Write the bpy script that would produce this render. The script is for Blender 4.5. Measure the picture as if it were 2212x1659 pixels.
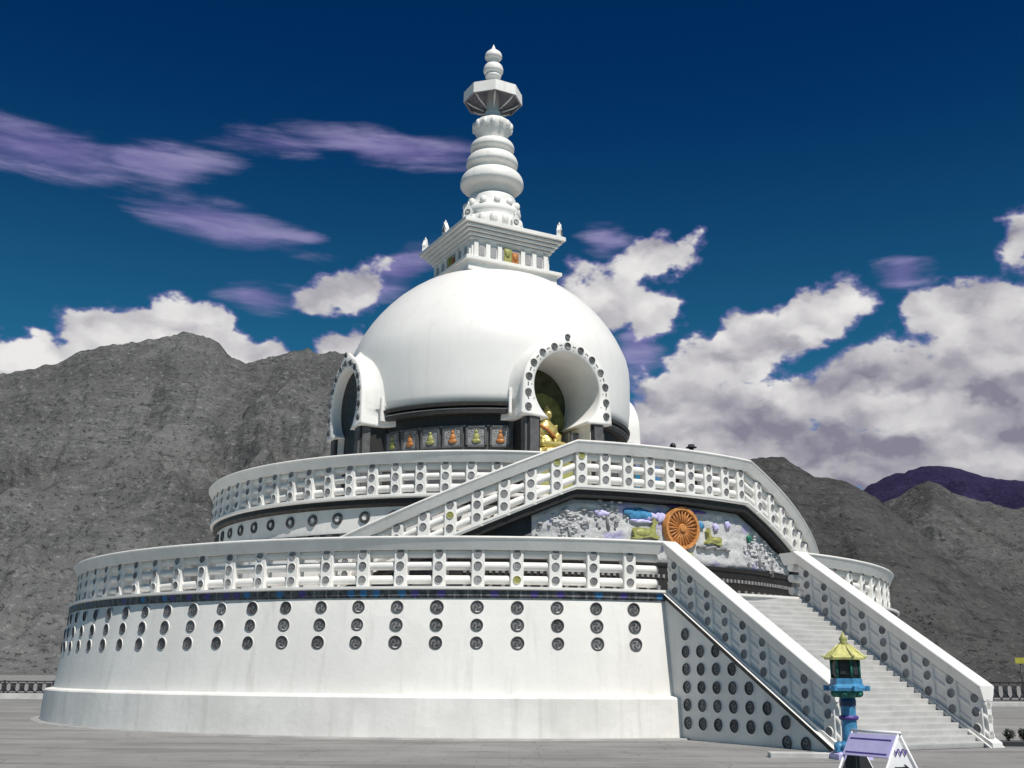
import bpy, bmesh, math, random
import numpy as np
from mathutils import Vector, Matrix
from mathutils.geometry import tessellate_polygon
R = math.radians
sin, cos, pi = math.sin, math.cos, math.pi
random.seed(5)
for o in list(bpy.data.objects):
    bpy.data.objects.remove(o)
SC = bpy.context.scene
COL = SC.collection

# ------------------------------------------------------------------ camera
cd = bpy.data.cameras.new("camera")
cam = bpy.data.objects.new("camera", cd)
COL.objects.link(cam)
cd.sensor_width = 36.0
cd.lens = 2333.14 / 2212 * 36.0
cd.clip_start = 0.1
cd.clip_end = 20000
cam.matrix_world = Matrix.Translation((0, 0, 1.52)) @ Matrix.Rotation(R(90 + 15.087), 4, 'X') @ Matrix.Rotation(0.007, 4, 'Z')
SC.camera = cam

# ------------------------------------------------------------------ sky, sun, exposure
ROT = R(28.27)                     # the stupa's front faces this way
CENTRE = Vector((-0.9375, 43.19, 0))
SUN_EL, SUN_AZ = R(56), R(27.7)    # azimuth from the -Y axis towards +X
sun_dir = Vector((sin(SUN_AZ) * cos(SUN_EL), -cos(SUN_AZ) * cos(SUN_EL), sin(SUN_EL)))
sl = bpy.data.lights.new("sun", 'SUN')
sl.energy = 5.0
sl.angle = R(0.53)
sl.color = (1.0, 0.955, 0.885)
so = bpy.data.objects.new("sun", sl)
COL.objects.link(so)
so.rotation_euler = sun_dir.to_track_quat('Z', 'Y').to_euler()
SC.view_settings.view_transform = 'Standard'
SC.view_settings.look = 'None'
SC.view_settings.exposure = 0.06
SC.view_settings.gamma = 1.0

W = bpy.data.worlds.new("World")
SC.world = W
W.use_nodes = True
wt = W.node_tree
wt.nodes.clear()


class NT:
    """small helper to write node trees"""
    def __init__(s, tree):
        s.t = tree

    def n(s, kind, **kw):
        nd = s.t.nodes.new(kind)
        for k, v in kw.items():
            setattr(nd, k, v)
        return nd

    def put(s, sock, v):
        if hasattr(v, 'is_output'):
            s.t.links.new(v, sock)
        else:
            sock.default_value = v

    def math(s, op, a, b=0.0, c=0.0, clamp=False):
        nd = s.n('ShaderNodeMath', operation=op, use_clamp=clamp)
        for i, v in enumerate((a, b, c)):
            s.put(nd.inputs[i], v)
        return nd.outputs[0]

    def vec(s, op, a, b=(0, 0, 0), scale=None):
        nd = s.n('ShaderNodeVectorMath', operation=op)
        s.put(nd.inputs[0], a)
        if op != 'LENGTH' and op != 'SCALE':
            s.put(nd.inputs[1], b)
        if scale is not None:
            s.put(nd.inputs['Scale'], scale)
        return nd.outputs['Value'] if op in ('LENGTH', 'DOT_PRODUCT') else nd.outputs[0]

    def noise(s, v, scale, detail=5, rough=0.55, dist=0.0, col=False):
        nd = s.n('ShaderNodeTexNoise')
        s.put(nd.inputs['Vector'], v)
        nd.inputs['Scale'].default_value = scale
        nd.inputs['Detail'].default_value = detail
        nd.inputs['Roughness'].default_value = rough
        nd.inputs['Distortion'].default_value = dist
        return nd.outputs['Color' if col else 0]

    def ramp(s, v, lo, hi, a=0.0, b=1.0, smooth=True):
        nd = s.n('ShaderNodeMapRange', interpolation_type='SMOOTHSTEP' if smooth else 'LINEAR')
        for i, x in enumerate((v, lo, hi, a, b)):
            s.put(nd.inputs[i], x)
        return nd.outputs[0]

    def mix(s, f, a, b, mode='MIX'):
        nd = s.n('ShaderNodeMix', data_type='RGBA', blend_type=mode)
        s.put(nd.inputs[0], f)
        for sock, v in ((nd.inputs[6], a), (nd.inputs[7], b)):
            s.put(sock, v if hasattr(v, 'is_output') else (*v, 1.0)[:4])
        return nd.outputs[2]


k = NT(wt)
sky = k.n('ShaderNodeTexSky', sky_type='NISHITA')
sky.sun_disc = False
sky.sun_elevation = SUN_EL
sky.sun_rotation = math.atan2(sun_dir.x, sun_dir.y)
sky.altitude = 3500
sky.air_density = 1.0
sky.dust_density = 0.1
sky.ozone_density = 3.0
tc = k.n('ShaderNodeTexCoord')
d = k.vec('NORMALIZE', tc.outputs['Generated'])
sp = k.n('ShaderNodeSeparateXYZ')
k.put(sp.inputs[0], d)
az = k.math('MULTIPLY', k.math('ARCTAN2', sp.outputs[0], sp.outputs[1]), 180 / pi)
el = k.math('MULTIPLY', k.math('ARCSINE', sp.outputs[2]), 180 / pi)
# the air high above the mountains is very deep blue: a tint that opens towards the horizon
tint = k.mix(k.ramp(el, 8.0, 34.0), (0.16, 0.66, 0.64), (0.003, 0.215, 0.455))
clear = k.mix(1.0, sky.outputs[0], tint, 'MULTIPLY')
cmb = k.n('ShaderNodeCombineXYZ')
k.put(cmb.inputs[0], az)
k.put(cmb.inputs[1], el)
uv = cmb.outputs[0]
warp = k.vec('SCALE', k.vec('SUBTRACT', k.noise(k.vec('MULTIPLY', uv, (1, 1.4, 1)), 0.30, 4, 0.6, col=True), (0.5, 0.5, 0.5)), scale=3.2)
uvw = k.vec('ADD', uv, warp)
wisp = k.noise(k.vec('MULTIPLY', uv, (0.28, 1.9, 1)), 0.5, 7, 0.55, 0.3)
uvt = k.vec('ADD', uv, k.vec('MULTIPLY', warp, (0.5, 0.13, 0)))
# clouds by direction: azimuth, elevation, half width, half height (degrees), tilt, strength, thin?
CLOUDS = [(-25.43, 24.83, 4.6, 1.3, 0, .62, 1), (-20.11, 25.2, 3.65, .88, 3, .6, 1), (-13.52, 26.86, 4.01, .49, 0, .42, 1),
          (-6.98, 27.19, 5.67, .83, -2, .6, 1), (-16.43, 22.52, 4.6, 1.02, -8, .62, 1), (-12.17, 22.3, 1.5, .37, 0, .45, 1),
          (-9.6, 19.6, 3.4, 1.15, 15, .68, 0), (-13.94, 19.1, 2.05, .72, 0, .5, 1), (-6.19, 20.8, 2.34, .96, 25, .55, 1),
          (-21.49, 16.35, 2.67, 1.73, 0, 1.2, 0), (-18.32, 16.81, 3.37, 1.73, 0, 1.3, 0), (-25.02, 14.68, 3.16, 1.22, 0, 1.1, 0),
          (-15.66, 16.22, 2.77, 1.5, -25, 1.1, 0), (-13.61, 16.14, 1.5, .96, -20, .8, 0), (-9.32, 16.64, 1.5, 1.38, 0, .9, 0),
          (8.01, 21.5, 2.7, 1.15, 15, .85, 0), (10.24, 22.4, 0.9, 0.8, 0, .6, 0), (5.31, 22.59, 1.17, .77, 0, .45, 1),
          (5.51, 19.56, 3.38, 1.8, 0, .9, 0), (7.66, 18.41, 1.88, 1.25, 20, 1.0, 0), (6.99, 17.09, 1.38, 1.68, 0, .6, 1),
          (12.21, 16.4, 4.58, 2.04, 18, 1.2, 0), (16.18, 17.81, 3.13, 1.49, 20, 1.1, 0), (9.43, 15.07, 2.75, 1.68, 0, 1.0, 0),
          (21.05, 19.8, 1.44, .99, 0, .6, 1), (26.58, 20.41, 1.39, 1.58, 0, .75, 0), (23.72, 17.2, 2.97, 2.1, 0, 1.2, 0),
          (26.17, 16.0, 2.76, 2.65, 0, 1.2, 0), (19.42, 14.27, 4.2, 2.19, 8, 1.2, 0), (24.16, 13.06, 5.91, 3.46, 0, 1.2, 0),
          (12.28, 12.9, 6.49, 2.28, 0, 1.1, 0), (21.32, 10.55, 8.37, 2.55, 0, 1.2, 0), (15.25, 10.87, 7.37, 2.04, 0, 1.1, 0),
          (9.09, 12.53, 3.5, 2.16, 0, 1.0, 0), (42, 13, 9, 5, 0, 1.1, 0), (-45, 13, 9, 2.5, 0, 1.0, 0)]
fields = {0: None, 1: None}
for (ca, ce, ha, he, tl, st, thin) in CLOUDS:
    mp = k.n('ShaderNodeMapping', vector_type='TEXTURE')
    k.put(mp.inputs['Vector'], uvt if thin else uvw)
    mp.inputs['Location'].default_value = (ca, ce, 0)
    mp.inputs['Rotation'].default_value = (0, 0, R(tl))
    mp.inputs['Scale'].default_value = (ha * 1.12, he * 1.12, 1)
    v = k.math('MULTIPLY_ADD', k.vec('LENGTH', mp.outputs[0]), -st, st)
    fields[thin] = v if fields[thin] is None else k.math('SMOOTH_MAX', fields[thin], v, 0.12)
puff = k.noise(k.vec('MULTIPLY', uv, (0.8, 1.25, 1)), 0.42, 8, 0.52, 0.2)
puff2 = k.noise(k.vec('MULTIPLY', k.vec('ADD', uv, (-0.35, -0.75, 0)), (0.8, 1.25, 1)), 0.42, 5, 0.5, 0.2)
thick = k.math('MULTIPLY_ADD', k.math('SUBTRACT', puff, 0.5), 1.25, fields[0])
thin_f = k.math('MULTIPLY_ADD', k.math('SUBTRACT', wisp, 0.42), 1.2, fields[1])
a_thick = k.ramp(thick, -0.02, 0.34)
a_thin = k.math('MULTIPLY', k.ramp(thin_f, 0.02, 0.55), 0.70)
# relief of the billows: lit upper right, greyer below
soft = k.noise(k.vec('MULTIPLY', uvw, (0.7, 1.2, 1)), 0.34, 2.5, 0.42)
soft2 = k.noise(k.vec('MULTIPLY', k.vec('ADD', uvw, (-0.5, -0.9, 0)), (0.7, 1.2, 1)), 0.34, 2.5, 0.42)
rel = k.math('ADD', k.math('MULTIPLY', k.math('SUBTRACT', soft, soft2), 2.1), k.math('MULTIPLY', k.math('SUBTRACT', puff, puff2), 0.40))
big = k.noise(k.vec('ADD', uv, (7, 3, 0)), 0.22, 3, 0.5)
lum = k.math('ADD', k.math('ADD', k.ramp(el, 9.5, 18.0, 0.12, 0.54), rel), k.math('MULTIPLY', k.math('SUBTRACT', big, 0.5), 0.9))
lum = k.math('ADD', lum, k.ramp(az, -10.0, -16.0, 0.0, 0.30))
lum = k.ramp(lum, -0.12, 1.0, 0.08, 0.86, smooth=False)
ccol = k.mix(lum, (0.19, 0.18, 0.26), (1.0, 0.985, 0.955))
thincol = k.mix(k.ramp(wisp, 0.35, 0.7), (0.20, 0.17, 0.42), (0.40, 0.36, 0.62))
c10 = k.vec('SCALE', ccol, scale=9.0)
t10 = k.vec('SCALE', thincol, scale=9.0)
rim = k.mix(k.ramp(a_thick, 0.25, 0.95), (0.28 * 9, 0.24 * 9, 0.55 * 9), c10)
skyc = k.mix(a_thin, clear, t10)
skyc = k.mix(a_thick, skyc, rim)
bg = k.n('ShaderNodeBackground')
k.put(bg.inputs[0], skyc)
bg.inputs[1].default_value = 0.10
wo = k.n('ShaderNodeOutputWorld')
wt.links.new(bg.outputs[0], wo.inputs[0])

# ------------------------------------------------------------------ materials
MATS = {}


def mat(name, rgb, rough=0.6, metal=0.0, var=0.0, scale=3.0, bump=0.0, bscale=20.0, streak=0.0, rgb2=None, spec=0.4, patch=0.0):
    m = bpy.data.materials.new(name)
    m.use_nodes = True
    t = NT(m.node_tree)
    b = m.node_tree.nodes['Principled BSDF']
    b.inputs['Roughness'].default_value = rough
    b.inputs['Metallic'].default_value = metal
    b.inputs['Specular IOR Level'].default_value = spec
    g = t.n('ShaderNodeNewGeometry')
    P = g.outputs['Position']
    if var or streak or rgb2:
        n1 = t.noise(P, scale, 6, 0.6)
        c2 = rgb2 or tuple(c * (1 - var) for c in rgb)
        c = t.mix(t.ramp(n1, 0.32, 0.68), rgb, c2)
        if streak:
            n2 = t.noise(t.vec('MULTIPLY', P, (1.6, 1.6, 0.07)), 2.2, 5, 0.65)
            c = t.mix(t.math('MULTIPLY', t.ramp(n2, 0.5, 0.8), streak), c, tuple(x * 0.5 for x in (rgb[0], rgb[1] * .97, rgb[2] * .92)))
        if patch:       # plaster bays and repairs of slightly different white
            o_ = t.n('ShaderNodeTexCoord').outputs['Object']
            s_ = t.n('ShaderNodeSeparateXYZ')
            t.put(s_.inputs[0], o_)
            u_ = t.math('MULTIPLY', t.math('ARCTAN2', s_.outputs[0], t.math('MULTIPLY', s_.outputs[1], -1)), 15.3)
            cb_ = t.n('ShaderNodeCombineXYZ')
            t.put(cb_.inputs[0], u_)
            t.put(cb_.inputs[1], s_.outputs[2])
            vo = t.n('ShaderNodeTexVoronoi', distance='CHEBYCHEV')
            t.put(vo.inputs['Vector'], cb_.outputs[0])
            vo.inputs['Scale'].default_value = 0.55
            sv = t.n('ShaderNodeSeparateXYZ')
            t.put(sv.inputs[0], vo.outputs['Color'])
            c = t.mix(t.math('MULTIPLY', t.ramp(sv.outputs[0], 0.55, 0.6), patch * 4), c, tuple(x * 0.82 for x in rgb))
            c = t.mix(t.math('MULTIPLY', t.ramp(t.noise(P, 14, 4, 0.7), 0.62, 0.75), 0.25), c, tuple(x * 0.7 for x in rgb))
        t.put(b.inputs['Base Color'], c)
        t.put(b.inputs['Roughness'], t.ramp(n1, 0.3, 0.7, rough * 0.85, min(1, rough * 1.15)))
    else:
        b.inputs['Base Color'].default_value = (*rgb, 1)
    if bump:
        bn = t.n('ShaderNodeBump')
        bn.inputs['Strength'].default_value = bump
        bn.inputs['Distance'].default_value = 0.02
        t.put(bn.inputs['Height'], t.noise(P, bscale, 6, 0.6))
        t.put(b.inputs['Normal'], bn.outputs[0])
    MATS[name] = m
    return m


M_WHITE = mat("white_paint", (0.76, 0.748, 0.72), 0.6, var=0.10, scale=1.1, bump=0.25, bscale=9, streak=0.26)
M_WALL = mat("white_wall_paint", (0.78, 0.768, 0.738), 0.65, var=0.10, scale=0.5, bump=0.3, bscale=7, streak=0.42, patch=0.05)
M_GLOSS = mat("dome_white_paint", (0.78, 0.768, 0.745), 0.38, var=0.06, scale=0.5, bump=0.10, bscale=5, streak=0.20)
M_PLINTH = mat("plinth_plaster", (0.77, 0.758, 0.728), 0.7, var=0.18, scale=0.6, bump=0.35, bscale=7, streak=0.42, patch=0.07)
M_RGREY = mat("relief_grey_stone", (0.25, 0.25, 0.255), 0.75, var=0.5, scale=5)
M_RDARK = mat("relief_dark_stone", (0.085, 0.085, 0.09), 0.75, var=0.45, scale=6)
M_RLIGHT = mat("post_disc_grey", (0.29, 0.29, 0.30), 0.7, var=0.25, scale=9)
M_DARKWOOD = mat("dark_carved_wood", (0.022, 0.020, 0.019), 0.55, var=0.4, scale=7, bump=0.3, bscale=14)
M_EAVE = mat("dark_eave_tiles", (0.045, 0.042, 0.040), 0.5, var=0.4, scale=6, bump=0.3, bscale=14)
M_OLIVE = mat("olive_gold_paint", (0.36, 0.36, 0.12), 0.45, var=0.3, scale=9)
M_ORANGE = mat("orange_gold_paint", (0.48, 0.19, 0.055), 0.45, var=0.3, scale=9)
M_GOLD = mat("gold_leaf", (0.60, 0.50, 0.18), 0.36, metal=0.55, var=0.3, scale=5)
M_ROOFG = mat("weathered_gilt_roof", (0.66, 0.64, 0.25), 0.5, metal=0.1, var=0.4, scale=8, bump=0.3, bscale=18)
M_BRONZE = mat("gilded_bronze", (0.62, 0.27, 0.085), 0.5, metal=0.0, var=0.4, scale=8)
M_PANEL = mat("painted_panel_grey", (0.26, 0.26, 0.265), 0.7, var=0.35, scale=5)
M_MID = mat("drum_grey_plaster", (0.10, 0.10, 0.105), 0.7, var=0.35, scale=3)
M_TREAD = mat("sun_evened_tread", (0.48, 0.475, 0.465), 0.6, var=0.25, scale=2.2, bump=0.2, bscale=10)  # treads tinted darker so their stronger sunlight evens out with the risers
M_STEP = mat("white_marble_steps", (0.56, 0.555, 0.545), 0.55, var=0.2, scale=1.8, bump=0.15, bscale=9)
M_HAIR = mat("black_hair", (0.012, 0.011, 0.011), 0.5, var=0.2, scale=30)
M_SKIN = mat("brown_skin", (0.32, 0.18, 0.11), 0.5, var=0.1, scale=20)
M_CLOTHD = mat("dark_cloth", (0.03, 0.03, 0.04), 0.85, var=0.3, scale=14)
M_CLOTHR = mat("maroon_cloth", (0.12, 0.02, 0.025), 0.85, var=0.3, scale=14)
M_IRON = mat("dark_iron", (0.035, 0.036, 0.04), 0.5, var=0.3, scale=12)
M_BLACK = mat("black_bronze", (0.012, 0.013, 0.013), 0.4, var=0.3, scale=10)
M_BLUE = mat("blue_enamel", (0.075, 0.29, 0.53), 0.45, var=0.45, scale=7)
M_DBLUE = mat("deep_blue_enamel", (0.010, 0.04, 0.12), 0.35, var=0.3, scale=7)
M_TEAL = mat("teal_enamel", (0.03, 0.20, 0.15), 0.5, var=0.5, scale=9)
M_PURPLE = mat("violet_paint", (0.10, 0.06, 0.28), 0.5, var=0.3, scale=9)
M_LILAC = mat("lilac_white_board", (0.56, 0.52, 0.82), 0.5, var=0.15, scale=6)
M_SIGNW = mat("sign_white", (0.78, 0.78, 0.80), 0.45, var=0.08, scale=6)
M_LEAF = mat("dark_leaf", (0.020, 0.030, 0.014), 0.7, var=0.5, scale=14)
M_YELLOW = mat("yellow_sign_paint", (0.45, 0.43, 0.06), 0.6, var=0.2, scale=4)
M_UNDER = mat("parasol_underside_blue_grey", (0.26, 0.255, 0.29), 0.6, var=0.3, scale=4)  # darker blue-grey for the underside faces of the parasol
M_APRON = mat("apron_concrete", (0.33, 0.328, 0.32), 0.85, var=0.25, scale=1.5, bump=0.3, bscale=8)
M_KERB = mat("pale_concrete", (0.52, 0.52, 0.51), 0.85, var=0.25, scale=1.5, bump=0.3, bscale=8)


def ground_mat():
    m = mat("plaza_ground", (0.26, 0.258, 0.252), 0.9)
    t = NT(m.node_tree)
    b = m.node_tree.nodes['Principled BSDF']
    P = t.n('ShaderNodeNewGeometry').outputs['Position']
    a = t.noise(P, 0.35, 6, 0.6)
    s = t.noise(t.vec('MULTIPLY', P, (0.35, 1.6, 1)), 0.5, 6, 0.65)
    f = t.noise(P, 22, 4, 0.7)
    c = t.mix(t.ramp(a, 0.3, 0.7), (0.265, 0.263, 0.257), (0.205, 0.203, 0.198))
    c = t.mix(t.math('MULTIPLY', t.ramp(s, 0.50, 0.60), 0.7), c, (0.145, 0.143, 0.14))
    c = t.mix(t.math('MULTIPLY', t.ramp(f, 0.45, 0.75), 0.35), c, (0.32, 0.315, 0.31))
    br = t.n('ShaderNodeTexBrick')
    t.put(br.inputs['Vector'], P)
    for kx, vx in (('Scale', 1.0), ('Mortar Size', 0.012), ('Brick Width', 1.2), ('Row Height', 0.6), ('Mortar Smooth', 0.4)):
        br.inputs[kx].default_value = vx
    br.inputs['Color1'].default_value = (1, 1, 1, 1)
    br.inputs['Color2'].default_value = (0.9, 0.9, 0.9, 1)
    br.inputs['Mortar'].default_value = (0.62, 0.62, 0.62, 1)
    c = t.mix(0.7, c, br.outputs[0], 'MULTIPLY')
    st = t.noise(P, 0.9, 7, 0.7, 1.5)
    c = t.mix(t.math('MULTIPLY', t.ramp(st, 0.56, 0.70), 0.5), c, (0.12, 0.118, 0.113))
    vo = t.n('ShaderNodeTexVoronoi', feature='DISTANCE_TO_EDGE')
    t.put(vo.inputs['Vector'], t.vec('ADD', P, t.vec('SCALE', t.noise(P, 1.2, 4, 0.6, col=True), scale=0.8)))
    vo.inputs['Scale'].default_value = 0.28
    c = t.mix(t.math('MULTIPLY', t.ramp(vo.outputs['Distance'], 0.008, 0.0), 0.55), c, (0.09, 0.088, 0.085))
    t.put(b.inputs['Base Color'], c)
    bn = t.n('ShaderNodeBump')
    bn.inputs['Strength'].default_value = 0.35
    bn.inputs['Distance'].default_value = 0.02
    t.put(bn.inputs['Height'], f)
    t.put(b.inputs['Normal'], bn.outputs[0])
    return m


def rock_mat(name, c1, c2, c3, s=1.0):
    m = mat(name, c1, 0.95, spec=0.1)
    t = NT(m.node_tree)
    b = m.node_tree.nodes['Principled BSDF']
    g = t.n('ShaderNodeNewGeometry')
    P = g.outputs['Position']
    a = t.noise(P, 0.006 * s, 8, 0.62)
    f = t.noise(P, 0.05 * s, 8, 0.7)
    gul = t.noise(t.vec('MULTIPLY', P, (1, 0.35, 0.45)), 0.022 * s, 7, 0.65, 1.2)
    sc = t.noise(P, 0.16 * s, 4, 0.8)
    lay = t.noise(t.vec('MULTIPLY', P, (0.6, 0.6, 3.0)), 0.035 * s, 8, 0.75, 0.8)
    c = t.mix(t.ramp(a, 0.36, 0.64), c1, c2)
    c = t.mix(t.math('MULTIPLY', t.ramp(gul, 0.50, 0.66), 0.65), c, c3)
    c = t.mix(t.math('MULTIPLY', t.ramp(f, 0.55, 0.75), 0.55), c, tuple(x * 0.55 for x in c1))
    c = t.mix(t.math('MULTIPLY', t.ramp(sc, 0.60, 0.68), 0.85), c, tuple(x * 0.25 for x in c1))
    c = t.mix(t.math('MULTIPLY', t.ramp(sc, 0.36, 0.28), 0.5), c, tuple(min(1, x * 1.6) for x in c2))
    gr = t.noise(P, 0.24 * s, 4, 0.7)
    c = t.mix(t.math('MULTIPLY', t.ramp(gr, 0.575, 0.63), 0.8), c, tuple(x * 0.40 for x in c1))
    c = t.mix(t.math('MULTIPLY', t.ramp(gr, 0.43, 0.35), 0.6), c, tuple(min(1, x * 1.7) for x in c2))
    c = t.mix(t.math('MULTIPLY', t.ramp(lay, 0.55, 0.66), 0.6), c, tuple(x * 0.45 for x in c1))
    t.put(b.inputs['Base Color'], c)
    bn = t.n('ShaderNodeBump')
    bn.inputs['Strength'].default_value = 1.0
    bn.inputs['Distance'].default_value = 7.0 / s
    t.put(bn.inputs['Height'], t.math('ADD', t.math('ADD', f, t.math('MULTIPLY', gul, 0.6)), t.math('ADD', t.math('MULTIPLY', lay, 0.7), t.math('MULTIPLY', gr, 0.35))))
    t.put(b.inputs['Normal'], bn.outputs[0])
    return m


def frieze_mat():
    """dark band under the lower terrace with small painted blue and violet medallions"""
    m = mat("dark_painted_frieze", (0.09, 0.09, 0.095), 0.6)
    t = NT(m.node_tree)
    b = m.node_tree.nodes['Principled BSDF']
    o = t.n('ShaderNodeTexCoord').outputs['Object']
    s = t.n('ShaderNodeSeparateXYZ')
    t.put(s.inputs[0], o)
    ang = t.math('MULTIPLY', t.math('ARCTAN2', s.outputs[0], t.math('MULTIPLY', s.outputs[1], -1)), 15.2)
    u = t.math('DIVIDE', ang, 0.34)
    cell = t.math('FLOOR', u)
    fr = t.math('SUBTRACT', t.math('FRACT', u), 0.5)
    wn = t.n('ShaderNodeTexWhiteNoise', noise_dimensions='1D')
    t.put(wn.inputs['W'], cell)
    pick = t.math('GREATER_THAN', wn.outputs[0], 0.55)
    blue = t.math('GREATER_THAN', wn.outputs[0], 0.8)
    dz = t.math('DIVIDE', t.math('SUBTRACT', s.outputs[2], 3.54), 0.34)
    dist = t.math('SQRT', t.math('ADD', t.math('MULTIPLY', fr, fr), t.math('MULTIPLY', dz, dz)))
    disc = t.math('LESS_THAN', dist, 0.30)
    bc = t.mix(blue, (0.10, 0.07, 0.26), (0.05, 0.18, 0.36))
    c = t.mix(t.ramp(t.noise(o, 7.0, 5, 0.6), 0.4, 0.6), (0.13, 0.13, 0.135), (0.05, 0.05, 0.053))
    c = t.mix(t.math('MULTIPLY', t.math('LESS_THAN', t.math('ABSOLUTE', fr), 0.06), 0.8), c, (0.25, 0.25, 0.25))
    c = t.mix(t.math('MULTIPLY', disc, pick), c, bc)
    t.put(b.inputs['Base Color'], c)
    return m


M_GROUND = ground_mat()
M_ROCK = rock_mat("mountain_rock", (0.100, 0.101, 0.101), (0.178, 0.179, 0.178), (0.084, 0.085, 0.086))
M_ROCKA = rock_mat("dark_hill_rock", (0.062, 0.0615, 0.061), (0.10, 0.099, 0.098), (0.045, 0.0445, 0.044), 2.0)
M_ROCKB = rock_mat("pale_hill_rock", (0.088, 0.0875, 0.087), (0.13, 0.129, 0.128), (0.058, 0.0575, 0.057), 0.9)
M_ROCKC = rock_mat("hazed_ridge_rock", (0.026, 0.020, 0.060), (0.036, 0.029, 0.075), (0.016, 0.012, 0.04), 0.4)  # distance haze put into the rock colour as violet
M_FRIEZE = frieze_mat()


def relief_mat():
    """painted stucco of the front wall: pale grey ground with washes of colour"""
    m = mat("painted_stucco", (0.36, 0.36, 0.365), 0.75)
    t = NT(m.node_tree)
    b = m.node_tree.nodes['Principled BSDF']
    o = t.n('ShaderNodeTexCoord').outputs['Object']
    n = t.noise(o, 1.6, 5, 0.6)
    f = t.noise(o, 9, 5, 0.7, 1.0)
    c = t.mix(t.ramp(n, 0.35, 0.65), (0.58, 0.58, 0.58), (0.46, 0.46, 0.465))
    c = t.mix(t.math('MULTIPLY', t.ramp(f, 0.54, 0.64), 0.5), c, (0.26, 0.26, 0.265))
    lil = t.noise(t.vec('ADD', o, (3, 1, 5)), 1.3, 3, 0.5)
    c = t.mix(t.math('MULTIPLY', t.ramp(lil, 0.56, 0.66), 0.6), c, (0.32, 0.28, 0.60))
    t.put(b.inputs['Base Color'], c)
    bn = t.n('ShaderNodeBump')
    bn.inputs['Strength'].default_value = 0.8
    bn.inputs['Distance'].default_value = 0.05
    t.put(bn.inputs['Height'], f)
    t.put(b.inputs['Normal'], bn.outputs[0])
    return m


M_RELIEF = relief_mat()


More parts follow.
